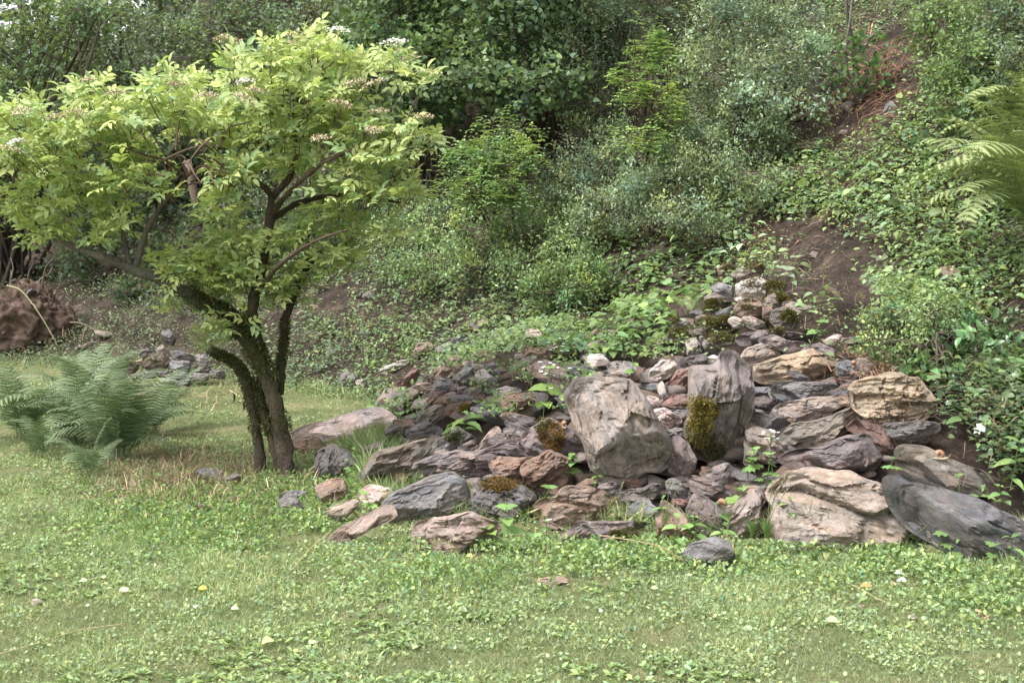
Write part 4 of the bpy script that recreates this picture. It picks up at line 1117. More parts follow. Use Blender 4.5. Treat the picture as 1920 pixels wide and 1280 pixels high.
# ---------------------------------------------------------------- shrubs up the hillside
shrub('hazel_bush', 'dark hazel with round leaves above the right tip of the elder', 'bush', [(740, 40, 100, 90, 14.6), (800, 140, 100, 80, 14.0), (860, 60, 90, 80, 14.4), (760, 200, 70, 50, 14.0), (700, 130, 60, 60, 14.4), (800, -60, 140, 80, 14.6), (820, 210, 60, 40, 14.6), (780, 60, 140, 110, 15.6)],  # crown lumps above frame and deeper behind are added to block sky light
      'heart', .062, .9, (.085, .135, .06), cover=2.8, per=7, twigl=.35, base=((np.array([-.9, 15.2, 0]), 15)), r0=.03, dr=.7)
shrub('hazel_bush', 'hazel with blue green leaves overhanging the black gap at top centre', 'bush', [(960, 60, 100, 90, 13.8), (1010, 150, 90, 60, 13.4), (900, 150, 70, 50, 13.6), (1060, 40, 80, 70, 14), (980, -60, 140, 80, 13.8), (960, 190, 70, 30, 13.9), (960, 90, 140, 110, 15.0)],  # unseen top lump and rear lump added to keep sky light out
      'heart', .06, .9, (.115, .17, .09), cover=2.8, per=7, twigl=.35, base=((np.array([.25, 14.8, 0]), 15)), r0=.03, dr=.6)
shrub('dark_bush', 'dark shrub with twiggy grey sprays right of the black gap', 'bush', [(1090, 130, 60, 80, 13.8), (1150, 60, 60, 80, 14), (1130, 200, 40, 40, 13.6), (1150, 10, 80, 60, 14), (1120, 120, 80, 110, 14.8)],
      'oval', .04, .5, (.07, .10, .06), cover=2.0, per=10, twigl=.4, base=((np.array([.9, 14.4, 0]), 15)), r0=.02)
shrub('robinia_bush', 'drooping bush with feathery leaflets in the centre, under the black gap', 'bush', [(915, 295, 90, 55, 12.6), (975, 330, 75, 55, 12.3), (860, 335, 70, 50, 12.5), (950, 245, 60, 35, 12.9), (925, 365, 80, 35, 12.2)],
      'oval', .046, .45, (.21, .30, .125), cover=2.4, per=12, pinn=12, twigl=.34, base=((np.array([-.1, 13.4, 0]), 15)), droop=.5, lift=.2, v=.2)
shrub('robinia_bush', 'tall yellow green bush with feathery leaflets right of the black gap', 'bush', [(1215, 70, 50, 60, 12.8), (1190, 150, 55, 60, 12.5), (1240, 200, 60, 60, 12.3), (1210, 260, 60, 40, 12.0), (1270, 120, 50, 60, 12.6)],
      'oval', .046, .45, (.24, .34, .12), cover=1.9, per=12, pinn=12, twigl=.34, base=((np.array([1.2, 13.2, 0]), 15)), droop=.2, lift=.4, v=.2)
shrub('small_leaved_shrub', 'broad grey green shrub of tiny leaves in the middle of the slope', 'bush', [(1110, 270, 100, 60), (1190, 300, 100, 60), (1260, 340, 100, 60), (1080, 330, 80, 60), (1160, 380, 100, 60), (1280, 400, 80, 45), (1120, 420, 60, 30)],
      'oval', .034, .5, (.20, .25, .15), cover=1.9, per=14, twigl=.25, off=.45, dr=.7, r0=.02)
shrub('small_leaved_shrub', 'grey green shrub with long sprays left of the yellow flowers', 'bush', [(1330, 250, 90, 60), (1400, 250, 90, 55), (1340, 310, 80, 50), (1420, 330, 60, 40), (1390, 200, 70, 40)],
      'oval', .034, .5, (.205, .26, .155), cover=1.9, per=14, twigl=.25, off=.5, dr=.7, r0=.02)
shrub('privet_bush', 'bluish privet bush at the top of the slope left of the thin sapling', 'bush', [(1390, 50, 110, 80, 12.6), (1470, 120, 90, 70, 12.3), (1330, 130, 70, 70, 12.3), (1500, 40, 70, 70, 12.8), (1420, 180, 70, 40, 12.0), (1520, 190, 40, 30, 12)],
      'oval', .045, .5, (.21, .265, .18), cover=2.2, per=10, twigl=.3, base=((np.array([2.2, 13, 0]), 15)), r0=.02, dr=.7)
shrub('small_leaved_shrub', 'light green low shrub spreading right of the elder tips', 'bush', [(770, 400, 70, 40), (730, 460, 60, 50), (840, 430, 80, 50), (800, 500, 80, 40), (910, 460, 80, 50), (890, 510, 60, 30), (860, 385, 60, 25)],
      'oval', .036, .55, (.225, .30, .145), cover=1.9, per=14, twigl=.25, off=.35, dr=.7)
shrub('small_leaved_shrub', 'light green low shrub in the centre above the creeping weeds', 'bush', [(990, 430, 80, 45), (1050, 470, 70, 40), (980, 500, 70, 40), (1010, 385, 60, 35), (1080, 415, 60, 35)],
      'oval', .036, .55, (.22, .295, .14), cover=1.9, per=14, twigl=.25, off=.35, dr=.7)
shrub('leafy_bush', 'rounded mid green bush over a black hollow left of the heart-shaped leaves', 'bush', [(1060, 520, 70, 45), (1110, 500, 60, 40), (1010, 545, 50, 30), (1100, 545, 50, 30)],
      'oval', .036, .5, (.16, .23, .10), cover=2.6, per=12, twigl=.22, off=.35, droop=.2)
shrub('dry_shrub', 'bare twiggy patch with few leaves above the heart-shaped leaves', 'bush', [(1240, 410, 60, 30), (1290, 440, 40, 20)],
      'oval', .02, .5, (.14, .13, .07), cover=.35, per=10, twigl=.2, off=.3)
shrub('leafy_shrub', 'dense green shrub filling the top right of the slope', 'bush', [(1760, 50, 70, 60), (1810, 40, 80, 60), (1785, 140, 70, 60), (1840, 120, 80, 60), (1790, 205, 55, 38)],
      'oval', .042, .6, (.15, .215, .085), cover=2.4, per=11, twigl=.28, off=.5, dr=.6)
shrub('leafy_shrub', 'grey green shrub in the top right corner', 'bush', [(1880, 30, 80, 60), (1860, 110, 70, 50), (1920, 120, 60, 60)],
      'oval', .042, .55, (.15, .20, .12), cover=2.3, per=11, twigl=.28, off=.5, dr=.6)
shrub('bramble', 'broad-leaved bramble between the top right shrub and the upper fern', 'bush', [(1820, 200, 70, 40), (1760, 250, 50, 30), (1860, 270, 60, 35), (1800, 290, 50, 25)],
      'ovate', .07, .62, (.15, .22, .105), cover=1.5, per=6, twigl=.2, off=.3, dr=.6)
shrub('small_bush', 'small-leaved bush on the right bank above the ivy', 'bush', [(1680, 600, 70, 45), (1750, 590, 60, 45), (1700, 650, 60, 30), (1640, 640, 40, 25)],
      'oval', .028, .55, (.19, .26, .11), cover=2.0, per=12, twigl=.2, off=.2, dr=.7)
shrub('broad_leaved_bush', 'glossy broad-leaved bush between the small-leaved bush and the ivy', 'bush', [(1800, 640, 60, 35), (1760, 680, 45, 22), (1850, 620, 50, 35)],
      'ovate', .07, .5, (.07, .14, .05), cover=1.6, per=6, twigl=.18, off=.15, mat=M_IVY)
shrub('leafy_herb', 'small dark leafy plant at the foot of the track left of the yellow flowers', 'plant', [(1530, 275, 35, 18), (1490, 290, 25, 15)],
      'ovate', .06, .6, (.07, .13, .055), cover=1.8, per=6, twigl=.12, off=.1)
# sapling
b, d = hit(1612, 195)
Gt = Geo()
for (x1, y1, r) in ((1585, -60, .022), (1640, 60, .012), (1560, 120, .010), (1660, 110, .009), (1600, -30, .014)):
    e = P3(x1, y1, d - .1); stem(Gt, b, e, r, r * .6, BARKG, n=9, k=6, sag=.02)
root = empty('thin_sapling', b, 'thin grey sapling with several stems beside the bare brown track', 'tree'); Gt.build('trunk', M_BARK, root, origin=b)
GL = Geo(); rg = np.random.default_rng(4)
n = 260; px = rg.normal(1610, 38, n); py = rg.uniform(60, 175, n); p = P3(px, py, d - .05 + rg.normal(0, .12, n))
leaves(GL, 'ovate', p - b, rdir(n, -.2, rg), rdir(n, 1.5, rg), rg.uniform(.04, .08, n), .7, vary((.09, .17, .055), n, .25, .1, rg)); GL.build('foliage', M_LEAF, root)

# ---------------------------------------------------------------- covering plants on the hillside
rg = np.random.default_rng(15)
def field(n, ylo, yhi, xw=.46, pad=1.4, pw=1.0):
    u = rg.uniform(size=n)
    if pw == 1.0: y = ylo * (yhi / ylo) ** u
    else: y = (ylo ** (1 - pw) + u * (yhi ** (1 - pw) - ylo ** (1 - pw))) ** (1 / (1 - pw))
    x = rg.uniform(-1, 1, n) * (xw * y + pad)
    return x, y
def ell(px, py, cx, cy, rx, ry, rot=0.0):
    a = math.radians(rot); dx, dy = px - cx, py - cy
    u = dx * math.cos(a) + dy * math.sin(a); v = -dx * math.sin(a) + dy * math.cos(a)
    return 1 - sstep(.7, 1.15, np.hypot(u / rx, v / ry))
x, y = field(125000, 4.6, 22)
s = toe_dist(x, y)
k = s > -.15
x, y, s = x[k], y[k], s[k]
z = surf(x, y); px, py = to_px(np.stack([x, y, z], -1))
wx = px + 25 * fb2(x, y, 1.6, 31, 3); wy = py + 25 * fb2(x, y, 1.6, 32, 3)
bare = np.max([ell(wx, wy, 1655, 160, 150, 75, -55), ell(wx, wy, 1590, 222, 130, 48, -12), ell(wx, wy, 1480, 275, 60, 22, -10),
               ell(wx, wy, 1565, 510, 120, 85, 25), ell(wx, wy, 1480, 425, 80, 26, 0), ell(wx, wy, 1600, 610, 70, 60, 40), ell(wx, wy, 1860, 60, 50, 25, 0),
               ell(wx, wy, 620, 580, 50, 25, -30), ell(wx, wy, 60, 600, 80, 60), ell(wx, wy, 1110, 600, 30, 15),
               ell(wx, wy, 1250, 560, 30, 20), ell(wx, wy, 1650, 700, 40, 40), ell(wx, wy, 1800, 440, 40, 12), ell(wx, wy, 1900, 560, 30, 20), ell(wx, wy, 640, 690, 25, 15)], 0)
bare = np.maximum(bare, .55 * (fb2(x, y, 1.3, 44, 4) > .22))
shade = ell(px, py, 1110, 590, 60, 26) + ell(px, py, 900, 240, 260, 70) + ell(px, py, 1140, 200, 80, 120) + ell(px, py, 200, 480, 330, 60)   # hardly anything grows in deep shade
dens = (1 - .985 * bare) * (1 - .8 * np.clip(shade, 0, 1))
_SZ = np.array([(640, 770), (760, 690), (900, 650), (1080, 640), (1180, 680), (1250, 650), (1290, 560), (1340, 490), (1470, 500), (1560, 620), (1650, 660), (1730, 720), (1790, 800), (1930, 920), (1960, 1120), (700, 1120), (590, 1000), (590, 880), (690, 800)], float)
def in_poly(px, py, P):
    c = np.zeros(px.shape, bool)
    for (x1, y1), (x2, y2) in zip(P, np.roll(P, -1, 0)):
        c ^= ((y1 > py) != (y2 > py)) & (px < (x2 - x1) * (py - y1) / (y2 - y1 + 1e-9) + x1)
    return c
hm = in_poly(px, py, _SZ).astype(float)
creep = 1 - sstep(650, 870, wy + .6 * (wy - py) - .02 * (px - 700) + .5 * np.clip(px - 1050, 0, 400))                      # weeds creeping over the back of the heap
wall_free = ell(px, py, 1392, 585, 140, 98)
dens = dens * (1 - hm * (.975 - .72 * creep)) * (1 - .9 * wall_free)
dens = dens * (.68 + .32 * sstep(-.30, .22, fb2(x, y, 2.1, 83, 3)))
dens = dens * np.where((px < -260) | (px > 2180), .15, 1) * np.where(py < -120, .2, 1)
keep = rg.uniform(size=len(x)) < dens
x, y, z, px, py = x[keep], y[keep], z[keep], px[keep], py[keep]
z = ground(x, y) + .13 * heap_mask(x, y)
nrm = slope_n(x, y)
def plants(sel, kind, nleaf, L, wr, rad, hgt, colr, name, label, mat=None, v=.25, hue=.1, tilt=.35, flat=.4, G=None):
    G2 = G or Geo()
    m = int(sel.sum())
    if m == 0: return G2
    c = vary(colr, m, v, hue, rg); P = np.stack([x[sel], y[sel], z[sel]], -1); nn0 = nrm[sel]
    sc = rg.uniform(.45, 1.1, m) + .5 * (rg.uniform(size=m) < .12)
    for q in range(nleaf):
        a = rg.uniform(0, 2 * math.pi, m); r_ = rad * np.sqrt(rg.uniform(0.05, 1, m)) * sc
        o = np.stack([np.cos(a) * r_, np.sin(a) * r_, np.zeros(m)], -1)
        o[:, 2] = -(nn0[:, 0] * o[:, 0] + nn0[:, 1] * o[:, 1]) / np.maximum(nn0[:, 2], .3)
        h = hgt * rg.uniform(.15, 1, m) * sc
        pos = P + o + np.stack([0 * h, 0 * h, h], -1)
        dv = norm(np.stack([np.cos(a), np.sin(a), rg.uniform(-.5, .2, m)], -1) + rg.normal(0, .3, (m, 3)))
        nn = norm(nn0 * flat + np.array([0, -.15, .8]) + rg.normal(0, tilt, (m, 3)))
        leaves(G2, kind, pos, dv, nn, L * rg.uniform(.55, 1.2, m) * sc, wr, c * rg.uniform(.8, 1.2, (m, 1)))
    if G is None: tag(G2.build(name, mat or M_LEAF), label, 'plants', kind='stuff')
    return G2
R_ = rg.uniform(size=len(x))
heart = (ell(px, py, 1210, 540, 130, 130, -25) > .3) | ((ell(px, py, 960, 620, 330, 70) > .3) & (R_ < .75)) | (ell(px, py, 1180, 470, 60, 60) > .4)
right = (px > 1330) & ~heart & (py > 200) & (py < 720)
ivy = (px > 1600) & (py > 580 + (1920 - px) * .2) & ~heart
right = right & ~ivy
left = (px < 470) & ~heart
rest = ~(heart | right | ivy | left)
plants(heart & (px > 1000) & (R_ < .42), 'heart', 6, .055, .85, .09, .08, (.165, .245, .095), 'creeping_weeds', 'mat of fresh green heart-shaped leaves left of the mossy wall')
plants(heart & (px <= 1000) & (R_ < .5), 'heart', 7, .040, .65, .10, .09, (.19, .26, .125), 'creeping_weeds', 'creeping nettle-like weeds running over the back of the heap')
plants(right & (R_ < .42) & (fb2(x, y, 1.1, 61, 3) > -.15), 'ovate', 7, .062, .62, .11, .13, (.20, .275, .135), 'ground_elder', 'sheet of broad-leaved ground cover on the right slope')
plants(right & (R_ >= .45), 'oval', 9, .034, .6, .10, .16, (.22, .30, .12), 'low_weeds', 'fine light weeds among the broad leaves of the right slope')
plants(ivy & (R_ < .6), 'ivy', 7, .042, .95, .10, .06, (.085, .13, .055), 'ivy', 'glossy ivy hanging down the right bank', M_IVY, v=.3)
plants(ivy & (R_ < .14), 'ovate', 4, .05, .5, .10, .13, (.14, .21, .075), 'low_weeds', 'lighter weeds growing through the ivy of the right bank')
plants(left, 'diamond', 8, .034, .45, .13, .16, (.16, .215, .12), 'low_weeds', 'dull low weeds on the shady left bank')
plants(rest & (y < 10.5), 'oval', 9, .036, .6, .12, .14, (.17, .235, .12), 'low_weeds', 'low mixed weeds over the lower hillside')
plants(rest & (y >= 10.5), 'diamond', 7, .042, .6, .12, .14, (.17, .235, .12), 'low_weeds', 'low mixed weeds over the upper and far hillside')
# litter: dead stalks and twigs on bare ground
GT = Geo()
def litter(n, cx, cy, rx, ry, L, colr, w=.035, lift=.02, G=GT):
    a, b_ = rg.normal(cx, rx, n), rg.normal(cy, ry, n)
    P = np.array([hit(i, j)[0] for i, j in zip(a, b_)]); nn = slope_n(P[:, 0], P[:, 1])
    dv = rdir(n, 0, rg); dv = norm(dv - nn * (dv * nn).sum(1, keepdims=True) + nn * rg.normal(0, .18, (n, 1)))
    leaves(G, 'blade2', P + nn * rg.uniform(.0, lift, (n, 1)) + [0, 0, .01], dv, norm(nn + rg.normal(0, .4, (n, 3))), L * rg.uniform(.4, 1.3, n), w, vary(colr, n, .4, .05, rg))
litter(900, 1650, 150, 38, 50, .22, (.17, .095, .06)); litter(420, 1570, 235, 55, 22, .12, (.11, .07, .05), .025); litter(500, 1560, 510, 60, 50, .11, (.12, .085, .06))
litter(260, 1640, 700, 40, 25, .16, (.20, .11, .07)); litter(140, 1880, 760, 25, 60, .12, (.20, .15, .09), .025); litter(200, 1440, 450, 40, 25, .05, (.20, .11, .07), .12)
litter(200, 600, 600, 50, 40, .12, (.16, .10, .07), .08); litter(700, 50, 590, 45, 38, .16, (.20, .135, .10), .03, .12); litter(420, 1800, 720, 80, 70, .10, (.19, .14, .09), .03, .1); litter(200, 80, 620, 90, 40, .18, (.16, .11, .08)); litter(150, 1250, 430, 40, 20, .2, (.12, .09, .07))
tag(GT.build('dead_twigs', M_TWIG), 'dead reddish twigs and stalks lying on the bare earth', 'twigs', kind='stuff')
# yellow flowers
GF = Geo()
n = 230; a = np.concatenate([rg.normal(1590, 60, 90), rg.uniform(1430, 1780, 140)]); b_ = np.concatenate([rg.normal(205, 28, 90), rg.uniform(270, 470, 140)])
P = np.array([hit(i, j)[0] for i, j in zip(a, b_)]); P[:, 2] += rg.uniform(.1, .2, n)
for q in range(4):
    an = q * math.pi / 2 + rg.uniform(0, 1, n)
    leaves(GF, 'diamond', P, np.stack([np.cos(an), np.sin(an), .5 + 0 * an], -1), np.tile([0, -.5, 1.], (n, 1)), rg.uniform(.007, .014, n), .8, vary((.62, .52, .08), n, .1, .03, rg))
tag(GF.build('yellow_flowers', M_PETAL), 'little yellow flowers dotted over the right slope', 'flowers', kind='stuff')

# ---------------------------------------------------------------- lawn: grass and small herbs
def lawn_pts(n, ylo=3.5, yhi=17, pw=2.1):
    x, y = field(n, ylo, yhi, .40, .9, pw)
    s = toe_dist(x, y); k = (s < .15) & (heap_mask(x, y) < .35)
    return x[k], y[k]
def gz(x, y): return ground(x, y) + .13 * heap_mask(x, y)
def patch(x, y): return fb2(x, y, .9, 71, 4), fb2(x, y, 3.5, 72, 3)
GG = Geo()
xg, yg = lawn_pts(600000); n = len(xg)
p1, p2 = patch(xg, yg)
foot = sstep(.005, .05, heap_mask(xg, yg)) + .8 * np.exp(-((toe_dist(xg, yg)) / .25) ** 2)
Lg = rg.uniform(.018, .044, n) * np.clip(1 + 1.0 * p2 + .5 * p1, .75, 2) * (1 + 1.6 * np.clip(foot, 0, 1))
cb = np.array((.31, .355, .185)); cy_ = np.array((.42, .38, .22)); cd = np.array((.20, .275, .13))
w_ = np.clip(.5 + .9 * p1, 0, 1)[:, None]
cg = cd * w_ + cb * (1 - w_); dry = (rg.uniform(size=n) < .13 + .16 * np.clip(p2 * 2, 0, 1))[:, None]
cg = np.where(dry, cy_, cg) * np.exp(rg.normal(0, .28, (n, 1)) + .35 * p2[:, None] + .25 * p1[:, None])
leaves(GG, 'blade', np.stack([xg, yg, gz(xg, yg) - .004], -1), rdir(n, 1.1, rg) * [1, 1, .8], rdir(n, 0, rg), Lg * 1.12, .10, cg)
tag(GG.build('grass', M_GRASS), 'short mown grass of the lawn', 'grass', kind='stuff')
GG = Geo()
xg, yg = lawn_pts(250000); p1, p2 = patch(xg, yg)
k = (rg.uniform(size=len(xg)) < np.clip(.58 + 2.4 * p2 + 1.0 * p1 + .12 * xg, .04, 1)); xg, yg, p1 = xg[k], yg[k], p1[k]; n = len(xg)
cc_ = vary((.29, .365, .19), n, .25, .12, rg); dd_ = rdir(n, .1, rg); nn_ = rdir(n, 2.2, rg); ll_ = rg.uniform(.008, .021, n); pp_ = np.stack([xg, yg, gz(xg, yg) + rg.uniform(.003, .022, n)], -1)
for kd, m_ in (('oval', yg < 5.4), ('diamond', yg >= 5.4)): leaves(GG, kd, pp_[m_], dd_[m_], nn_[m_], ll_[m_], .85 if kd == 'oval' else 1.1, cc_[m_])
tag(GG.build('clover', M_GRASS), 'clover and other small round-leaved herbs in the lawn', 'clover', kind='stuff')
GG = Geo()
xg, yg = lawn_pts(15000); p1, p2 = patch(xg, yg)
k = fb2(xg, yg, 2.2, 90, 3) > .12; xg, yg = xg[k], yg[k]; n = len(xg)
for q in range(5):
    an = rg.uniform(0, 6.28, n)
    leaves(GG, 'oval', np.stack([xg, yg, gz(xg, yg) + .01], -1), np.stack([np.cos(an), np.sin(an), rg.uniform(.1, .7, n)], -1), np.tile([0, 0, 1.], (n, 1)) + rg.normal(0, .3, (n, 3)), rg.uniform(.015, .04, n), .5, vary((.24, .33, .14), n, .25, .1, rg))
tag(GG.build('lawn_weeds', M_GRASS), 'little leaf rosettes scattered through the lawn', 'weeds', kind='stuff')
# taller growth along the foot of the heap and dry grass round the elder
GG = Geo()
n = 26000; xg = rg.uniform(-1.9, 2.7, n); yg = rg.uniform(5.6, 10.5, n)
hm = heap_mask(xg, yg); pxx, pyy = to_px(np.stack([xg, yg, gz(xg, yg)], -1))
k = ((hm > .0) & (hm < .8) & (rg.uniform(size=n) < .75) & (toe_dist(xg, yg) < .3)); xg, yg = xg[k], yg[k]; n = len(xg)
for q in range(3):
    leaves(GG, 'blade2', np.stack([xg, yg, gz(xg, yg) - .01], -1) + rg.normal(0, .015, (n, 3)) * [1, 1, 0], rdir(n, 1.3, rg), rdir(n, 0, rg), rg.uniform(.05, .14, n), .045, vary((.20, .28, .10), n, .25, .15, rg))
tag(GG.build('tall_grass', M_GRASS), 'longer uncut grass along the foot of the heap', 'grass', kind='stuff')
GG = Geo()
a = np.concatenate([rg.normal(390, 95, 7000), rg.normal(300, 70, 1200), rg.normal(560, 50, 500), rg.normal(1200, 330, 500), rg.normal(380, 60, 500)])
b_ = np.concatenate([rg.normal(915, 36, 7000), rg.normal(880, 40, 1200), rg.normal(930, 40, 500), rg.normal(1050, 14, 500), rg.normal(740, 12, 500)])
P = np.array([hit(i, j)[0] for i, j in zip(a, b_)]); n = len(P)
leaves(GG, 'blade2', P, norm(rdir(n, .25, rg)), rdir(n, .4, rg), rg.uniform(.04, .14, n), .04, vary((.36, .27, .18), n, .35, .06, rg))
tag(GG.build('dry_grass', M_TWIG), 'straw coloured dead grass around the foot of the elder', 'grass', kind='stuff')
GG = Geo()
n = 2000; a = rg.normal(430, 120, n); b_ = rg.normal(950, 38, n) - (a - 430) * .12
P = np.array([hit(i, j)[0] for i, j in zip(a, b_)])
for q in range(6):
    leaves(GG, 'oval', P + rg.normal(0, .03, (n, 3)) * [1, 1, .3] + [0, 0, .03], rdir(n, .2, rg), rdir(n, 1.4, rg), rg.uniform(.012, .036, n), .55, vary((.19, .28, .10), n, .3, .14, rg))
tag(GG.build('low_weeds', M_LEAF), 'bright weeds in the rough turf before the elder', 'plants', kind='stuff')
GG = Geo()
n = 4000; a = rg.uniform(560, 1960, n); b_ = 1036 + np.abs(rg.normal(0, 42, n)) - 14 + np.clip(a - 1500, 0, 400) * .06 + np.clip(a - 1680, 0, 60) * .35 - np.clip(760 - a, 0, 200) * .30
P = np.array([hit(i, j)[0] for i, j in zip(a, b_)])
P[:, 1] -= .10
P[:, 2] = gz(P[:, 0], P[:, 1]); kf = fb2(P[:, 0], P[:, 1], 2.2, 55, 3) > .05 + .5 * (rg.uniform(size=n) - .5); P = P[kf]; n = len(P)
for q in range(7):
    leaves(GG, 'oval', P + rg.normal(0, .03, (n, 3)) * [1, 1, 0] + np.stack([0 * P[:, 0], 0 * P[:, 0], rg.uniform(.01, .065, n)], -1), rdir(n, .2, rg), rdir(n, 1.4, rg), rg.uniform(.010, .032, n), .65, vary((.235, .325, .14), n, .32, .14, rg))
tag(GG.build('low_weeds', M_LEAF), 'fresh leafy weeds in the grass along the front of the heap', 'plants', kind='stuff')

GG = Geo()
n = 420; a = rg.uniform(690, 1130, n); b_ = rg.uniform(600, 800, n) + (900 - a) * .10
kf = (b_ < 790) & (vnoise(np.stack([a / 40, b_ / 28, 0 * a], -1), 8) > .0); a, b_ = a[kf], b_[kf]; n = len(a)
P = np.array([hit(i, j)[0] for i, j in zip(a, b_)]) + [0, -.03, .03]
for q in range(9):
    leaves(GG, 'ovate' if q % 2 else 'oval', P + rg.normal(0, .05, (n, 3)) * [1, 1, .3] + [0, 0, .03], rdir(n, .1, rg), rdir(n, 1.6, rg) + [0, -.4, 0], rg.uniform(.022, .045, n), .6, vary((.20, .29, .12), n, .25, .12, rg))
tag(GG.build('creeping_weeds', M_LEAF), 'small green weeds growing between the stones at the back of the heap', 'plants', kind='stuff')
# ---------------------------------------------------------------- the elder
ED = 8.85
EB = hit(528, 893)[0]; ED = EB[1]
elder = empty('elder_tree', EB, 'light green elder with mossy leaning trunks and flat flower heads, left of the stone heap', 'tree')
rg = np.random.default_rng(21)
def ep(pts, dz=0.0):
    """photo pixels (px, py[, metres nearer]) to points at the elder's distance"""
    return np.array([P3(p[0], p[1], ED + dz - (p[2] if len(p) > 2 else 0)) for p in pts])
MB = np.array((.045, .045, .018)); LB = np.array((.13, .12, .105)); DB = np.array((.085, .065, .052)); TW = np.array((.12, .08, .06))
def limb(name, pts, r0, r1, c0, c1, k=12, n=40, parent=elder, bump=.35):
    G = Geo(); P = ep(pts); p = spline(P, n) - EB
    p = p + .012 * np.stack([vnoise(p * 6 + i * 9, 3) for i in range(3)], -1)
    t = np.linspace(0, 1, n)[:, None]; col = np.asarray(c0) * (1 - t) + np.asarray(c1) * t
    col = col * (1 + .35 * vnoise(p * 14, 4))[:, None]
    tube(G, p, np.linspace(r0, r1, n), col, k, bump, int(pts[0][0]))
    return G.build(name, M_BARK, parent, smooth=True), p
TR = []
_, p = limb('trunk', [(536, 905), (531, 850), (522, 790), (512, 740), (497, 700), (478, 668), (452, 630)], .050, .040, DB * 1.3, MB * 1.3, 16); TR.append((p, .07))
_, p = limb('trunk', [(490, 890, -.1), (483, 830, -.1), (476, 770, -.08), (460, 715, -.05), (440, 685), (414, 668, .05), (395, 655, .1)], .034, .027, DB * 1.1, MB); TR.append((p, .035))
_, p = limb('trunk', [(526, 895, -.05), (508, 820, -.05), (492, 755, -.06), (478, 715, -.06)], .034, .024, DB, MB * 1.3); TR.append((p, .028))
_, p = limb('trunk', [(526, 740, -.05), (528, 690, -.1), (532, 640, -.12), (537, 590, -.12), (560, 530, -.15), (600, 470, -.2)], .030, .018, MB, DB); TR.append((p, .025))
_, p = limb('limb', [(452, 630), (430, 600, .02), (405, 582, .05), (372, 565, .1), (335, 540, .14), (285, 518, .15), (235, 498, .16), (190, 482, .18), (130, 460, .2), (70, 440, .25)], .050, .012, MB * 1.2, LB * 1.5, n=60); TR.append((p[:26], .055))
_, p = limb('limb', [(490, 690, -.04), (478, 640, .0), (472, 600, .02), (478, 550, .02), (490, 505, 0), (500, 450, 0), (508, 400, 0), (512, 368, 0)], .036, .022, MB, DB * 1.2, n=50); TR.append((p[:16], .04))
limb('limb', [(512, 368), (540, 335, -.1), (555, 290, -.15), (552, 230, -.2), (560, 170, -.2)], .022, .008, DB, TW)
limb('limb', [(512, 368), (495, 350, .1), (465, 330, .2), (430, 320, .3), (400, 300, .35)], .018, .007, DB, TW)
limb('limb', [(514, 400), (530, 375, .1), (560, 340, .2), (600, 310, .25), (640, 290, .3), (690, 270, .35)], .020, .007, DB, TW)
limb('limb', [(508, 410), (545, 390, -.1), (600, 372, -.2), (650, 368, -.25), (700, 372, -.3), (750, 380, -.3)], .020, .007, DB, TW)
limb('limb', [(470, 560), (520, 500, .3), (560, 470, .4), (600, 450, .5), (650, 430, .5)], .016, .006, DB, TW)
limb('limb', [(252, 500, .15), (268, 455, .15), (290, 410, .15), (305, 385, .15), (335, 345, .2), (350, 325, .2), (395, 300, .3)], .021, .009, LB, TW)
limb('limb', [(300, 388, .15), (285, 350, .2), (265, 335, .2), (240, 320, .25)], .010, .005, LB, TW)
limb('limb', [(244, 500, .16), (235, 450, .1), (222, 400, .0), (215, 340, -.1), (200, 280, -.15)], .014, .006, LB, TW)
limb('limb', [(345, 330, .2), (310, 300, .3), (270, 290, .35), (240, 280, .4)], .009, .004, TW, TW)
limb('limb', [(350, 325, .2), (335, 290, .1), (330, 250, 0), (350, 210, 0)], .010, .004, TW, TW)
limb('limb', [(560, 240, -.2), (600, 190, -.25), (660, 150, -.3), (740, 130, -.3)], .010, .004, TW, TW)
limb('limb', [(552, 260, -.2), (520, 210, -.1), (480, 180, 0), (440, 150, .1)], .010, .004, TW, TW)
for k in range(26):      # bare tangled twigs inside the crown
    a = ep([(rg.uniform(270, 410), rg.uniform(260, 345), rg.uniform(.1, .5))])[0]; e = a + rg.normal(0, .16, 3)
    G = Geo(); stem(G, a - EB, e - EB, .007, .003, TW * 1.2, n=6, k=5, rng=rg); G.build('bare_twig', M_TWIG, elder)
# moss sleeves on the trunks
GM = Geo()
for p, r in TR:
    n = 5200; i = rg.integers(0, len(p) - 1, n); f = rg.uniform(size=(n, 1)); q = p[i] * (1 - f) + p[i + 1] * f
    u = norm(rg.normal(size=(n, 3))); keep = (u[:, 2] > -.3) & (vnoise(q * 7, 12) > -.35) & (q[:, 2] > .25); q, u = q[keep], u[keep]
    leaves(GM, 'diamond', q + u * r * .95, norm(u + rg.normal(0, .5, u.shape)), rdir(len(u), 0, rg), rg.uniform(.012, .026, len(u)), .45, vary((.075, .085, .022), len(u), .35, .15, rg))
tag(GM.build('moss', M_LEAF, elder), kind='stuff')

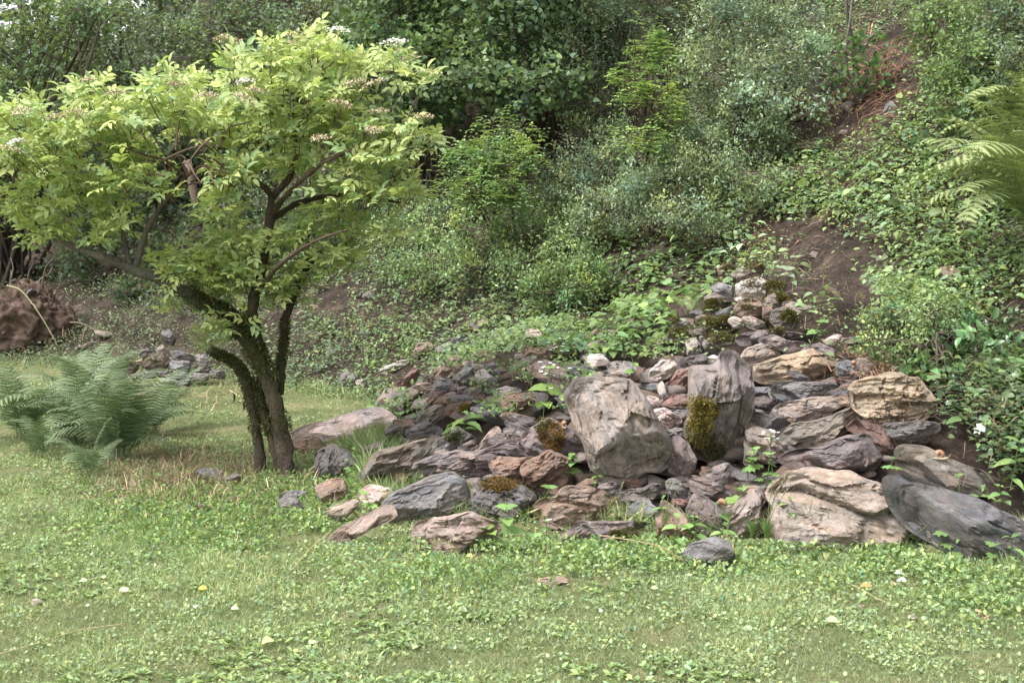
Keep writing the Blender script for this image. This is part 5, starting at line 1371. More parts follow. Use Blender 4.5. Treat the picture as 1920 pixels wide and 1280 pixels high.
# compound leaves: five leaflets on a drooping stalk
def elder_leaf(seed):
    r = np.random.default_rng(seed); G = Geo()
    base = np.array((.40, .49, .215)) * np.exp(r.normal(0, .14)); y = r.uniform(-.16, .18)
    base = base * [1 + y, 1 + .25 * y, 1 - .5 * y]
    L = .17; dro = r.uniform(.1, .6)
    f = np.linspace(0, 1, 6); rach = np.stack([0 * f, f * L, -dro * L * f ** 2 * .6], -1)
    tube(G, rach, .0016, base * .8, 3)
    pos, dv, ln = [], [], []
    for t_, sd in ((.45, 1), (.45, -1), (.78, 1), (.78, -1), (1, 0)):
        P = np.array([0, t_ * L, -dro * L * t_ ** 2 * .6])
        tang = norm(np.array([0, 1, -1.2 * dro * t_]))
        d = norm(np.array([sd * 1.0, .45 if sd else 1, -.15 * r.uniform(.2, 1.6)]) + (tang * .3 if sd else tang) + r.normal(0, .08, 3))
        pos.append(P); dv.append(d); ln.append(r.uniform(.082, .108) * (1.1 if not sd else 1))
    nn = np.tile([0, .2, 1.0], (5, 1)) + r.normal(0, .18, (5, 3))
    leaves(G, 'ovate', np.array(pos), np.array(dv), nn, np.array(ln), .46, base * r.uniform(.88, 1.12, (5, 1)))
    return G
EL = [elder_leaf(50 + i) for i in range(14)]
ELV = [np.concatenate(g_.V) for g_ in EL]; ELC = [np.concatenate(g_.C) for g_ in EL]; ELF = [{k: np.concatenate(v) for k, v in g_.F.items()} for g_ in EL]
EM = [g_.build('leaf', M_LEAF, link=False) for g_ in EL]
CR = [(40, 215, 50, 28), (30, 280, 50, 30), (95, 250, 55, 38), (165, 175, 38, 28), (160, 235, 55, 34), (120, 305, 60, 26), (235, 210, 50, 34), (290, 160, 42, 26), (345, 148, 34, 20), (325, 215, 55, 34),
      (245, 280, 55, 30), (400, 205, 46, 44), (440, 125, 34, 30), (470, 180, 55, 36), (520, 105, 55, 34), (600, 85, 55, 26), (560, 150, 60, 36), (660, 115, 55, 26), (735, 115, 45, 25), (785, 148, 25, 14),
      (640, 175, 55, 30), (500, 235, 60, 36), (590, 235, 60, 36), (680, 240, 55, 30), (750, 245, 36, 20), (800, 258, 20, 10), (440, 300, 50, 30), (560, 305, 55, 30), (660, 300, 55, 36), (735, 300, 36, 24),
      (620, 370, 55, 24), (700, 365, 50, 26), (775, 362, 40, 16), (575, 415, 40, 24), (650, 430, 50, 24), (725, 428, 32, 16), (665, 485, 30, 20), (600, 490, 45, 26), (520, 455, 50, 26),
      (345, 478, 50, 24), (400, 485, 60, 34), (460, 515, 70, 38), (400, 535, 55, 28), (330, 500, 45, 22), (540, 525, 45, 26), (510, 560, 30, 16), (410, 612, 38, 16), (392, 640, 24, 14), (440, 590, 26, 20),
      (55, 430, 24, 14), (105, 422, 42, 22), (165, 440, 42, 14), (225, 425, 40, 14), (200, 378, 26, 12), (120, 375, 40, 14), (60, 340, 40, 20), (330, 560, 22, 14), (230, 330, 50, 26), (300, 330, 40, 20), (160, 350, 50, 22), (420, 390, 46, 24), (450, 450, 50, 24), (30, 380, 36, 24), (-40, 250, 50, 50), (-60, 330, 50, 40)]
LV = []
for (cx, cy, rx, ry) in CR:
    nsh = max(4, int(rx * ry / 105))
    for k in range(nsh):
        u = norm(rg.normal(size=3)) * rg.uniform(.35, 1.0)
        w = rg.uniform(-.55, .75)
        low = cy > 400
        c = P3(cx, cy, ED + w * (0.75 if not low else .35) - (.15 if cx < 300 else 0)) + u * np.array([rx, (rx + ry) * .5, ry]) * ED / F
        axis_ = norm(np.array([u[0] * .6, u[1] * .6 - .25, 1.0]) + rg.normal(0, .3, 3))
        t1 = norm(np.cross(axis_, [0.3, 1, 0.1])); t2 = np.cross(axis_, t1)
        a0 = rg.uniform(0, 6.28); nlf = int(rg.integers(4, 7))
        for q in range(nlf):
            a = a0 + q * 2 * math.pi / nlf + rg.normal(0, .2)
            hd = t1 * math.cos(a) + t2 * math.sin(a); el_ = rg.uniform(.15, 1.05)
            Y = norm(hd * math.cos(el_) + axis_ * math.sin(el_)); Z = norm(axis_ - Y * (axis_ @ Y)); X = np.cross(Y, Z)
            LV.append((c - EB - axis_ * .02 * q, X, Y, Z, rg.uniform(.42, .82) * (.95 if not low else .85), int(rg.integers(14)), c[1]))
LV.sort(key=lambda l: l[6])
for (c, X, Y, Z, s_, v_, _) in LV[:300]:
    o = bpy.data.objects.new('leaf', EM[v_]); COL.objects.link(o); o.parent = elder
    M = Matrix(((X[0] * s_, Y[0] * s_, Z[0] * s_, c[0]), (X[1] * s_, Y[1] * s_, Z[1] * s_, c[1]), (X[2] * s_, Y[2] * s_, Z[2] * s_, c[2]), (0, 0, 0, 1)))
    o.matrix_local = M
G = Geo()
for v_ in range(14):
    sel = [l for l in LV[300:] if l[5] == v_]
    if not sel: continue
    Rm = np.array([np.stack([l[1], l[2], l[3]], -1) * l[4] for l in sel]); T_ = np.array([l[0] for l in sel])
    V = np.einsum('nij,kj->nki', Rm, ELV[v_]) + T_[:, None]; kk = len(ELV[v_]); o_ = np.arange(len(sel)) * kk
    G.add(V.reshape(-1, 3), [(f[None] + o_[:, None, None]).reshape(-1, k_) for k_, f in ELF[v_].items()], np.tile(ELC[v_], (len(sel), 1)) * np.repeat(rg.uniform(.85, 1.15, (len(sel), 1)), kk, 0))
tag(G.build('foliage', M_LEAF, elder), kind='stuff')
# shoots carrying the leaf tufts
G = Geo()
for l in LV[::6]:
    a = l[0]; cen_ = a * .90 + np.array([0, 0, 1.1]) * .10; b_ = a + (cen_ - a) * rg.uniform(.3, .9) - [0, 0, .05]
    p = np.stack([b_, (a + b_) / 2 + rg.normal(0, .012, 3), a]); tube(G, p, [.004, .003, .002], TW * 1.1, 4)
tag(G.build('shoots', M_TWIG, elder), kind='stuff')
# flower heads
def flower_head(p, r, colr, parent=elder, n=150, name='flower_head'):
    G = Geo(); a = rg.uniform(0, 6.28, n); q = r * np.sqrt(rg.uniform(0, 1, n))
    P = np.stack([q * np.cos(a), q * np.sin(a), -.28 * q * q / r + rg.normal(0, .004, n)], -1)
    leaves(G, 'diamond', P, rdir(n, .2, rg), rdir(n, 1.5, rg), rg.uniform(.008, .014, n), .9, vary(colr, n, .14, .05, rg))
    for k in range(9):
        e = P[k]; tube(G, np.stack([[0, 0, -r * .8], e * .5 - [0, 0, r * .3], e]), .0018, (.20, .22, .09), 3)
    o = G.build(name, M_PETAL, parent); o.location = tuple(p); o.rotation_euler = (rg.uniform(-.1, .35), rg.normal(0, .15), 0); return o
CRM = (.47, .40, .26)
for (a, b_, r, c) in ((432, 72, .085, CRM), (636, 52, .075, (.80, .78, .70)), (738, 74, .085, (.85, .83, .76)), (458, 149, .07, (.82, .80, .70)), (765, 105, .07, CRM), (806, 131, .08, CRM), (700, 150, .10, CRM),
                      (665, 150, .09, CRM), (555, 62, .06, CRM), (480, 165, .08, CRM), (385, 175, .09, CRM), (460, 180, .08, CRM), (330, 155, .06, CRM), (215, 170, .07, CRM), (165, 147, .06, CRM), (145, 205, .08, CRM),
                      (105, 215, .07, CRM), (40, 205, .07, CRM), (640, 190, .08, CRM), (710, 205, .07, CRM), (795, 215, .07, CRM), (20, 275, .08, CRM), (30, 262, .06, (.75, .74, .66)), (600, 255, .07, CRM), (420, 68, .07, CRM), (555, 78, .06, CRM), (700, 240, .06, CRM)):
    flower_head(P3(a, b_, ED - (rg.uniform(.1, .4) if b_ < 140 else rg.uniform(.7, .9))) - EB, r * (1 if b_ < 140 else .85), c)
# withered leaves hanging from the low branch
for (a, b_) in ((437, 735), (455, 752), (486, 745)):
    G = Geo(); p = P3(a, b_, ED) - EB
    tube(G, np.stack([p + [0, 0, .10], p + [0.01, 0, .05], p]), .0015, TW, 3); leaves(G, 'ovate', p[None] + [0, 0, .0], np.array([[.1, 0, -1.]]), np.array([[1., -.5, 0]]), .07, .3, (.09, .06, .05)); G.build('withered_leaf', M_TWIG, elder)

# ---------------------------------------------------------------- ferns
def frond_mesh(seed, arch, L=1.0, colr=(.12, .19, .085), npin=20, wid=.17):
    r = np.random.default_rng(seed); G = Geo()
    f = np.linspace(0, 1, 34)
    ang = 1.32 - arch * f ** 1.5                       # pitch of the stalk along its length
    st_ = np.stack([0.04 * np.sin(f * 3 + seed), np.cumsum(np.cos(ang)) / 34, np.cumsum(np.sin(ang)) / 34], -1) * L
    st_ -= st_[0]
    tube(G, st_, np.linspace(.0045, .001, 34), np.asarray(colr) * 1.1, 4)
    t = norm(np.gradient(st_, axis=0))
    for k in range(npin):
        u = .16 + .83 * k / npin; i = u * 33; a = int(i); w = i - a
        p = st_[a] * (1 - w) + st_[min(a + 1, 33)] * w; tg = t[a]
        ln = wid * L * (math.sin(math.pi * min(1, (u - .08) ** .7 * .98)) ** .75) + .006
        up = np.cross([1, 0, 0], tg)
        for sd in (-1, 1):
            d = norm(np.array([sd * 1.0, 0, 0]) + tg * .38 + r.normal(0, .06, 3)); m = 9
            s_ = np.linspace(0, 1, m + 1); curve = p + d * (s_ * ln)[:, None] - up * (.22 * ln * s_ ** 2)[:, None] * 1.0
            side = norm(np.cross(d, up)); hw = .017 * L * (1 - s_ ** 2.2) + .0015
            c0 = np.asarray(colr) * np.exp(r.normal(0, .22)) * [1 + .5 * u * .3, 1, 1]
            V, Fq = [], []
            for j in range(m):                          # little lobes on both sides of each pinna
                q0, q1 = curve[j], curve[j + 1]; h = hw[j]
                tipp = q0 * .35 + q1 * .65
                b0 = len(V); V += [q0, q1, tipp + side * h + d * h * .35 - up * h * .25]; Fq.append([b0, b0 + 1, b0 + 2])
                b0 = len(V); V += [q0, q1, tipp - side * h + d * h * .35 - up * h * .25]; Fq.append([b0 + 1, b0, b0 + 2])
            G.add(np.array(V), [np.array(Fq)], c0)
    return G.build('frond', M_FERN, link=False)
FR = {}
def frond_set(key, colr):
    FR[key] = [frond_mesh(i * 7 + 3, [.8, 1.3, 1.8, 2.3][i], colr=colr) for i in range(4)]
frond_set('g', (.115, .18, .085)); frond_set('y', (.24, .32, .125))
def fern(px, py, n, L, label, key='g', az=None, d=None, group=None, base=None, low=0):
    if base is None:
        base = hit(px, py)[0] if d is None else P3(px, py, d)
    root = empty('fern', base, label, 'fern', group)
    for k in range(n):
        o = bpy.data.objects.new('frond', FR[key][int(rg.integers(4))]); COL.objects.link(o); o.parent = root
        a = (k + rg.uniform(-.3, .3)) * 2 * math.pi / n if az is None else rg.uniform(*az)
        s_ = L * rg.uniform(.75, 1.15)
        o.scale = (s_,) * 3; o.rotation_euler = (rg.uniform(-.25, .25), rg.normal(0, .12), a); o.location = tuple(rg.normal(0, .03, 3) * [1, 1, 0])
    return root
fern(225, 862, 24, .70, 'large fern clump at the right of the left ferns, arching over the dry grass')
fern(140, 835, 22, .75, 'fern clump in the middle of the left ferns')
fern(50, 825, 20, .72, 'fern clump nearest the left edge of the picture')
fern(170, 790, 18, .75, 'fern clump standing behind the other left ferns')
fern(285, 815, 14, .62, 'fern clump with fronds reaching up before the low dark wall')
fern(165, 895, 9, .42, 'low fern with pale fronds spreading on the lawn')
fern(70, 860, 8, .45, 'low dark fern under the clump at the left edge')
fern(1300, 590, 4, .28, 'little light green fern left of the mossy wall', 'y')
# ferns rooted beyond the right edge, hanging down into the picture
for (a, b_, n, L, az, lab) in ((1935, 300, 12, .85, (1.0, 2.8), 'upper right fern with fronds hanging in from the edge'),
                             (1930, 470, 18, 1.1, (1.0, 2.9), 'large yellow green fern bending in from the right edge'),
                             (1900, 350, 10, .75, (1.0, 2.9), 'smaller yellow green fern above the large right fern')):
    q = hit(a, b_)[0]
    fern(0, 0, n, L, lab, 'y', az=az, base=q + np.array([0, -.2, .05]), low=2)

# ---------------------------------------------------------------- moss on stones
def moss_on(o, fr, cx, cy, rx, ry, colr, n=1400, thr=-.2, L=.016, pxmode=True, lab=None):
    pts = fr.reshape(-1, 3); px, py = to_px(pts)
    m = np.hypot((px - cx) / rx, (py - cy) / ry) + .45 * fbm(pts * 14, 5, 3) + .25 * rg.uniform(size=len(pts)) < 1 if pxmode else (norm(pts - pts.mean(0))[:, 2] > -.1) & (vnoise(pts * 7, 5) > thr)
    q = pts[m]
    if len(q) < 4: return
    i = rg.integers(0, len(q), n); P = q[i] + rg.normal(0, .006, (n, 3)) * [1, .6, 1]
    Mi = np.array((Matrix.Translation(o.location) @ o.rotation_euler.to_matrix().to_4x4()).inverted())
    if o.parent: P = P - np.array(o.parent.location)
    Pl = P @ Mi[:3, :3].T + Mi[:3, 3]
    G = Geo(); ou = norm(rdir(n, .3, rg) + [0, -.6, 0])
    leaves(G, 'diamond', Pl, ou, rdir(n, 0, rg), L * rg.uniform(.6, 1.3, n), .4, vary(colr, n, .35, .12, rg))
    m_ = G.build('moss_patch', M_LEAF, o); tag(m_, lab, kind='stuff')
YM = (.20, .15, .025); OM = (.19, .10, .025); GM_ = (.085, .08, .02)
def F_(s): 
    for k, v in FRONT.items():
        if s in k: return v
for (s, cx, cy, rx, ry, c, n) in (('tall grey slab', 1315, 770, 32, 36, YM, 2600), ('tall grey slab', 1312, 815, 26, 34, (.17, .13, .025), 1700), ('tall grey slab', 1335, 845, 26, 18, GM_, 800),
                                  ('triangular purple brown stone', 1035, 815, 26, 30, OM, 1800), ('triangular purple brown stone', 1020, 795, 20, 14, GM_, 500),
                                  ('dark layered block with orange', 945, 905, 48, 12, OM, 1500), ('flat stone with a mossy front', 1190, 1002, 50, 12, GM_, 1400),
                                  ('dark hollowed stone', 850, 815, 26, 14, (.07, .085, .02), 500), ('mossy tan boulder', 1565, 180, 10, 8, GM_, 300), ('broad rusty stone', 870, 765, 14, 8, YM, 300),
                                  ('mossy wooden peg', 375, 955, 12, 10, GM_, 300)):
    o, fr = F_(s); moss_on(o, fr, cx, cy, rx, ry, c, n)
for (o, fr, lv) in MOSS_PATCH:
    moss_on(o, fr, 0, 0, 0, 0, (.115, .095, .022) if lv == 2 else (.10, .085, .025), 1100 if lv == 2 else 350, -.5 if lv == 2 else .1, pxmode=False)

# ---------------------------------------------------------------- single plants on and round the heap
def weed(px, py, label, h=.14, kind='ovate', L=.06, wr=.55, pairs=4, colr=(.2, .3, .1), name='leafy_weed', lean=(0, 0), d=None, group=None, fl=None, base=None):
    b = hit(px, py)[0] if base is None else base
    b = b + np.array([0, -.04 if d is None else d, 0])
    root = empty(name, b, label, 'plant', group)
    G = Geo(); top = np.array([lean[0] + rg.normal(0, .02), lean[1] - .02, h])
    s_ = spline([np.zeros(3) - [0, 0, .03], top * .5 + rg.normal(0, .01, 3), top], 8); tube(G, s_, np.linspace(.003, .0015, 8), np.asarray(colr) * .8, 4); G.build('stalk', M_LEAF, root)
    G = Geo(); a = rg.uniform(0, 3)
    for k in range(pairs):
        f = (k + 1) / pairs; p = s_[min(7, int(f * 7))]; a += 1.5
        for sd in (0, math.pi):
            dv = np.array([math.cos(a + sd), math.sin(a + sd), .25 if k == pairs - 1 else -.1]) + rg.normal(0, .12, 3)
            leaves(G, kind, p[None], dv[None], np.array([[0, -.35, 1.]]) + rg.normal(0, .15, (1, 3)), L * rg.uniform(.75, 1.15) * (1 if f < .8 else .7), wr, vary(colr, 1, .12, .08, rg))
    tri = pairs
    G.build('leaves', M_LEAF, root)
    if fl is not None:
        G = Geo()
        for k in range(fl[1]):
            p = top + rg.normal(0, fl[2], 3) * [1, .6, 1]
            tube(G, np.stack([top * .8, (top * .8 + p) / 2 + [0, 0, .01], p]), .001, np.asarray(colr) * .7, 3)
            for q in range(5):
                an = q * 1.257; leaves(G, 'diamond', p[None], np.array([[math.cos(an), math.sin(an), .4]]), np.array([[0, -.4, 1.]]), fl[3], .8, fl[0])
        G.build('flowers', M_PETAL, root)
    return root
WD = [(955, 1015, 'big-leaved weed under the dark layered block', .15, 'heart', .075, .85, 4), (925, 1030, 'round-leaved weed at the foot of the pale boulder', .10, 'heart', .06, .85, 3),
      (1022, 945, 'weed with round leaves growing in the gap left of the long reddish slab', .08, 'heart', .055, .9, 3), (1065, 880, 'tuft of dark green leaves in the gap right of the rust block', .07, 'heart', .05, .8, 4),
      (1130, 888, 'nettle-like sprig with pointed leaves before the broad standing slab', .13, 'ovate', .06, .35, 4), (1110, 905, 'tiny pointed sprig left of the crumpled stone', .07, 'ovate', .04, .4, 3),
      (1265, 1035, 'mint-like weed in the grass under the leaf-shaped stone', .15, 'ovate', .065, .5, 4), (1310, 1020, 'whorled weed leaning before the slanting grey block', .12, 'ovate', .075, .5, 4), (1355, 1030, 'pointed weed right of the lowest grey stone', .11, 'ovate', .06, .45, 4),
      (1238, 1000, 'slim sprig left of the pinkish brown leaning slab', .16, 'ovate', .045, .5, 4), (1350, 965, 'green leaves under the snail in the front centre', .06, 'heart', .07, .8, 2), (1385, 945, 'broad lobed leaf right of the snail in the front centre', .06, 'ivy', .09, .8, 2),
      (1420, 895, 'three-leaved herb beside the foot of the tall mossy slab', .13, 'ivy', .05, .9, 4), (1450, 900, 'lobed herb in the gap left of the big beige boulder', .12, 'ivy', .05, .9, 4), (1400, 885, 'dark lobed leaves in shade behind the ribbed stone', .09, 'ivy', .045, .9, 3),
      (1662, 900, 'upright lobed sprig above the right end of the beige boulder', .10, 'ivy', .05, .8, 3), (1684, 960, 'reddish tipped weed right of the beige boulder', .10, 'ovate', .05, .5, 4), (1725, 950, 'light green sprig on the long blue grey slab', .06, 'ivy', .06, .7, 2),
      (1792, 920, 'small round leaf on a stalk on the dark slab', .07, 'heart', .04, 1.0, 1), (1830, 940, 'pointed rosette between the two long slabs', .06, 'ovate', .075, .35, 3), (1875, 945, 'dark leafy weed at the right end of the two long slabs', .08, 'ovate', .06, .6, 3),
      (1800, 1050, 'bushy weed at the lower edge of the long blue grey slab', .14, 'ovate', .07, .4, 5), (1760, 1040, 'lobed weed right of the beige boulder foot', .14, 'ivy', .065, .9, 4), (1890, 1060, 'light pointed sprig in the lower right by the long slab', .12, 'ovate', .08, .35, 3), (1850, 1065, 'low leafy weed left of the light pointed sprig', .10, 'ivy', .05, .9, 4),
      (690, 790, 'broad leaf weed right of the pale pink slab', .09, 'heart', .07, .9, 2), (610, 800, 'dark leafed weed on the pale pink slab', .09, 'ivy', .05, .9, 3), (870, 800, 'large pale leaves right of the grey wedge', .07, 'ovate', .13, .35, 4), (740, 800, 'leafy sprig left of the dark hollowed stone', .08, 'ivy', .06, .8, 4),
      (660, 905, 'bright sprig before the mottled olive block', .12, 'ivy', .05, .9, 5), (672, 880, 'reddish stemmed sprig in front of the dark pointed stone', .11, 'ovate', .05, .6, 4), (700, 955, 'spreading weed at the left front corner of the heap', .08, 'ivy', .05, .9, 4), (1000, 1040, 'bright weeds in the grass below the dark layered block', .09, 'ivy', .05, .9, 4),
      (850, 1030, 'grass and leaves before the pale boulder', .10, 'ovate', .05, .5, 4), (1180, 700, 'single leafy stalk behind the broad standing slab', .10, 'heart', .045, .8, 3), (1475, 985, 'light weed left of the beige boulder foot', .12, 'ovate', .05, .5, 4),
      (1440, 745, 'sprig in the stack right of the tall mossy slab', .04, 'ivy', .03, .9, 2), (1375, 635, 'small green sprig before the mossy wall', .07, 'ovate', .035, .6, 3), (1520, 630, 'round-leaved trailing plant right of the mossy wall', .07, 'heart', .07, .9, 2), (1890, 900, 'tall pointed weed on the right bank over the dark slab', .16, 'ovate', .09, .33, 4)]
for (a, b_, lab, h, kd, L, wr, pr) in WD:
    weed(a, b_, lab, h * 1.2, kd, L * 1.2, wr, pr, colr=(.20, .32, .11) if a < 1700 else (.18, .28, .10))
# herbs in blossom
weed(1018, 770, 'plant with white flowers and big pale leaves left of the broad standing slab', .26, 'heart', .11, .8, 3, (.24, .36, .11), 'flowering_weed', fl=((.85, .82, .84), 14, .05, .014))
weed(1000, 760, 'haze of tiny pink flowers above the mossy wedge', .20, 'oval', .03, .5, 6, (.20, .24, .10), 'flowering_weed', fl=((.55, .28, .36), 26, .07, .007))
weed(1040, 700, 'slender stalk with white blossom above the round-topped boulder', .16, 'oval', .025, .5, 5, (.18, .25, .09), 'flowering_weed', fl=((.85, .82, .84), 9, .035, .011))
weed(1432, 905, 'tall stalk topped by a flat white flower umbel in the right stack', .24, 'oval', .03, .4, 3, (.18, .27, .09), 'flowering_weed', fl=((.88, .87, .84), 22, .018, .010))
weed(1020, 1005, 'small weed with one white flower below the long reddish slab', .09, 'heart', .04, .8, 3, (.16, .27, .08), 'flowering_weed', fl=((.88, .87, .84), 2, .012, .012))
# grey leaved mullein and pale big leaves above the wall
weed(1262, 500, 'silvery grey leaved plant in the dark hollow of the slope', .05, 'ovate', .09, .28, 3, (.28, .32, .27), 'grey_leaved_plant')
weed(1495, 495, 'large pale leaf lying over the top of the mossy wall', .05, 'heart', .12, .8, 1, (.28, .37, .20), 'broad_leaved_plant')
weed(1470, 520, 'whitish curled leaves right of the mossy wall top', .05, 'heart', .09, .7, 2, (.35, .41, .27), 'broad_leaved_plant')
# tall grass with seed heads right of the front centre
def grass_tuft(px, py, n, h, label, colr=(.15, .24, .08), heads=0):
    b = hit(px, py)[0] + np.array([0, -.08, 0]); root = empty('grass_tuft', b, label, 'grass tuft'); G = Geo()
    for k in range(n):
        a = rg.uniform(0, 6.28); hh = h * rg.uniform(.4, 1.1); le = rg.uniform(.1, .5) * hh; c = vary(colr, 1, .2, .15, rg)[0]
        f = np.linspace(0, 1, 6)[:, None]; p = np.array([math.cos(a), math.sin(a), 0]) * le * f ** 2 + np.array([0, 0, hh]) * (f - .25 * f ** 3)
        w = norm(np.cross(p[-1], [0, 1, 0.2])) * .0028; V = np.concatenate([p - w * (1 - f), p + w * (1 - f)]); i = np.arange(5)[:, None]
        G.add(V, [np.concatenate([i, i + 1, i + 7, i + 6], 1)], c)
    G.build('blades', M_GRASS, root)
    for k in range(heads):
        G = Geo(); a = rg.normal(0, .1); hh = h * rg.uniform(1.6, 2.4); lean = rg.uniform(-.15, .35) * hh
        f = np.linspace(0, 1, 9)[:, None]; p = np.array([lean, -.02, 0]) * f ** 2 + np.array([0, 0, hh]) * (f - .1 * f ** 2)
        tube(G, p, .0016, (.22, .26, .13), 4); m = 16; q = p[-1] - (p[-1] - p[-2]) * np.linspace(0, 1, m)[:, None]
        leaves(G, 'diamond', q, rdir(m, 1.5, rg), rdir(m, 0, rg), .014, .35, (.38, .38, .24)); G.build('seed_stalk', M_GRASS, root)
grass_tuft(1432, 1010, 90, .17, 'tall green grass tuft with seed stalks left of the big beige boulder', heads=4)
grass_tuft(1405, 1005, 50, .15, 'grass tuft before the ribbed grey stone')
grass_tuft(1245, 990, 26, .15, 'thin grass tuft before the leaf-shaped stone', heads=2)
grass_tuft(1520, 1055, 110, .10, 'low dense grass tuft before the left half of the beige boulder')
grass_tuft(1610, 1060, 110, .10, 'low dense grass tuft before the right half of the beige boulder', (.18, .25, .08))
grass_tuft(880, 1000, 60, .10, 'grass tuft at the left of the pale boulder'); grass_tuft(930, 1000, 60, .11, 'grass tuft right in front of the pale boulder')
grass_tuft(1690, 1045, 60, .13, 'grass tuft at the right end of the beige boulder'); grass_tuft(1150, 985, 16, .13, 'few thin blades before the long reddish brown slab', heads=1)
grass_tuft(625, 840, 60, .12, 'dry yellowish grass tuft before the pale pink slab', (.30, .28, .13)); grass_tuft(680, 835, 40, .10, 'second dry tuft under the right half of the pale pink slab', (.26, .27, .12))

# ---------------------------------------------------------------- uprooted stump at the left
b = hit(45, 640)[0]
root = empty('uprooted_stump', b, 'uprooted stump plate of reddish earth and roots at the left edge', 'stump')
n, m_ = 120, 70
th = np.arange(n) * 2 * math.pi / n; ph = np.linspace(.02, math.pi - .02, m_)
D = np.stack([np.sin(ph)[:, None] * np.cos(th), np.sin(ph)[:, None] * np.sin(th), np.cos(ph)[:, None] * np.ones(n)], -1)
V = D * (1 + .35 * fbm(D * 1.8, 4, 4) + .22 * np.abs(fbm(D * 6, 9, 4)) + .1 * fbm(D * 17, 2, 2))[..., None] * np.array([.50, .32, .42])
i = np.arange(m_ - 1)[:, None] * n; j = np.arange(n)[None]; k = (j + 1) % n
V = V.reshape(-1, 3) + [0, 0, .18]
M_CLOD = soil_material('red_earth', (.045, .032, .026, 1), (.115, .08, .062, 1), (.23, .165, .13, 1), 8.0)
mesh_obj('soil_clod', V, [np.stack([i + j, i + n + j, i + n + k, i + k], -1).reshape(-1, 4)], M_CLOD, root, smooth=True)
for q in range(16):
    G = Geo(); a = V[rg.integers(len(V) // 2)]; e = a + norm(a) * rg.uniform(.1, .35) + rg.normal(0, .1, 3); stem(G, a, e, .012, .003, BARK * 1.8, n=6, k=5, rng=rg); G.build('root', M_TWIG, root)
for q in range(18):
    p = V[rg.integers(200, len(V) - 200)]; add_lump(p, rg.uniform(.03, .07), ['grey', 'brown', 'slate'][q % 3], None, None, 'embedded_stone', parent=root)
G = Geo(); tube(G, spline(P3([12, 40, 75, 110], [535, 545, 590, 650], [b[1] - .4, b[1] - .45, b[1] - .5, b[1] - .5]), 12), .006, (.40, .38, .22), 4)
tag(G.build('dry_stalk', M_TWIG), 'long dry yellow stalk bent over the uprooted stump', 'stalk')

# ---------------------------------------------------------------- snails
M_SHELL = colour_material('snail_shell', .4, .15, 120, .25); M_SNAIL = colour_material('snail_skin', .5, .5, 260, .3)
def snail(px, py, rz, label, s_=1.0, up=0.0, ontop=None, lie=None):
    p = hit(px, py)[0] if ontop is None else ontop
    root = empty('snail', p, label, 'snail'); root.rotation_euler = (lie or 0, 0, 0)
    G = Geo(); N_ = 46; a = np.linspace(0, 4.9 * math.pi, N_); r_ = .0012 * np.exp(.165 * a); cc = np.stack([np.cos(a) * r_ * 1.05, r_ * .0 - .004 + .0035 * (4.9 * math.pi - a) / 6 * 0 + .0 * a, np.sin(a) * r_ * 1.05], -1)
    cc[:, 1] = .009 - .0011 * a * .6
    c = np.array((.33, .19, .12)) * (1 + .22 * np.sin(a * 3))[:, None]
    tube(G, cc + [0, 0, .022], r_ * .95, c, 12); o = G.build('shell', M_SHELL, root, smooth=True)
    G = Geo(); x_ = np.linspace(-.034, .038, 18); w = .0075 * np.sqrt(np.clip(1 - ((x_ - .004) / .036) ** 2, .02, 1)); z_ = .005 + .006 * sstep(.015, .038, x_)
    tube(G, np.stack([x_, 0 * x_, z_], -1), w, (.42, .34, .25), 10)
    for sd in (-1, 1): tube(G, np.array([[.034, sd * .003, .012], [.042, sd * .006, .022], [.046, sd * .008, .028]]), [.0014, .0009, .0012], (.40, .32, .25), 6)
    G.build('body', M_SNAIL, root, smooth=True)
    root.scale = (s_,) * 3; root.rotation_euler = (lie or 0, 0, rz)
    return root
def front_pt(s, px, py):
    o, fr = F_(s); q = fr.reshape(-1, 3); a, b_ = to_px(q); i = np.argmin(np.hypot(a - px, b_ - py)); return q[i]
snail(0, 0, -.5, 'snail crawling down the dark slab at the right', 1.05, ontop=front_pt('dark brown slab with a snail', 1762, 862) + [0, -.01, .0])
snail(0, 0, 1.2, 'snail on the grey stone beside the golden boulder', .9, ontop=front_pt('grey stone with a snail', 1600, 690) + [0, -.01, 0])
snail(0, 0, .3, 'snail upright on the long reddish brown slab', .95, ontop=front_pt('long reddish brown slab', 1148, 965) + [0, -.012, -.01], lie=1.2)
snail(0, 0, -1.0, 'snail hanging on green leaves in the front centre', 1.1, ontop=P3(1361, 950, hit(1361, 960)[1] - .14), lie=.6)
snail(0, 0, 2.0, 'pale snail beside the moss of the triangular stone', .9, ontop=front_pt('triangular purple brown stone', 1058, 806) + [0, -.01, .01])

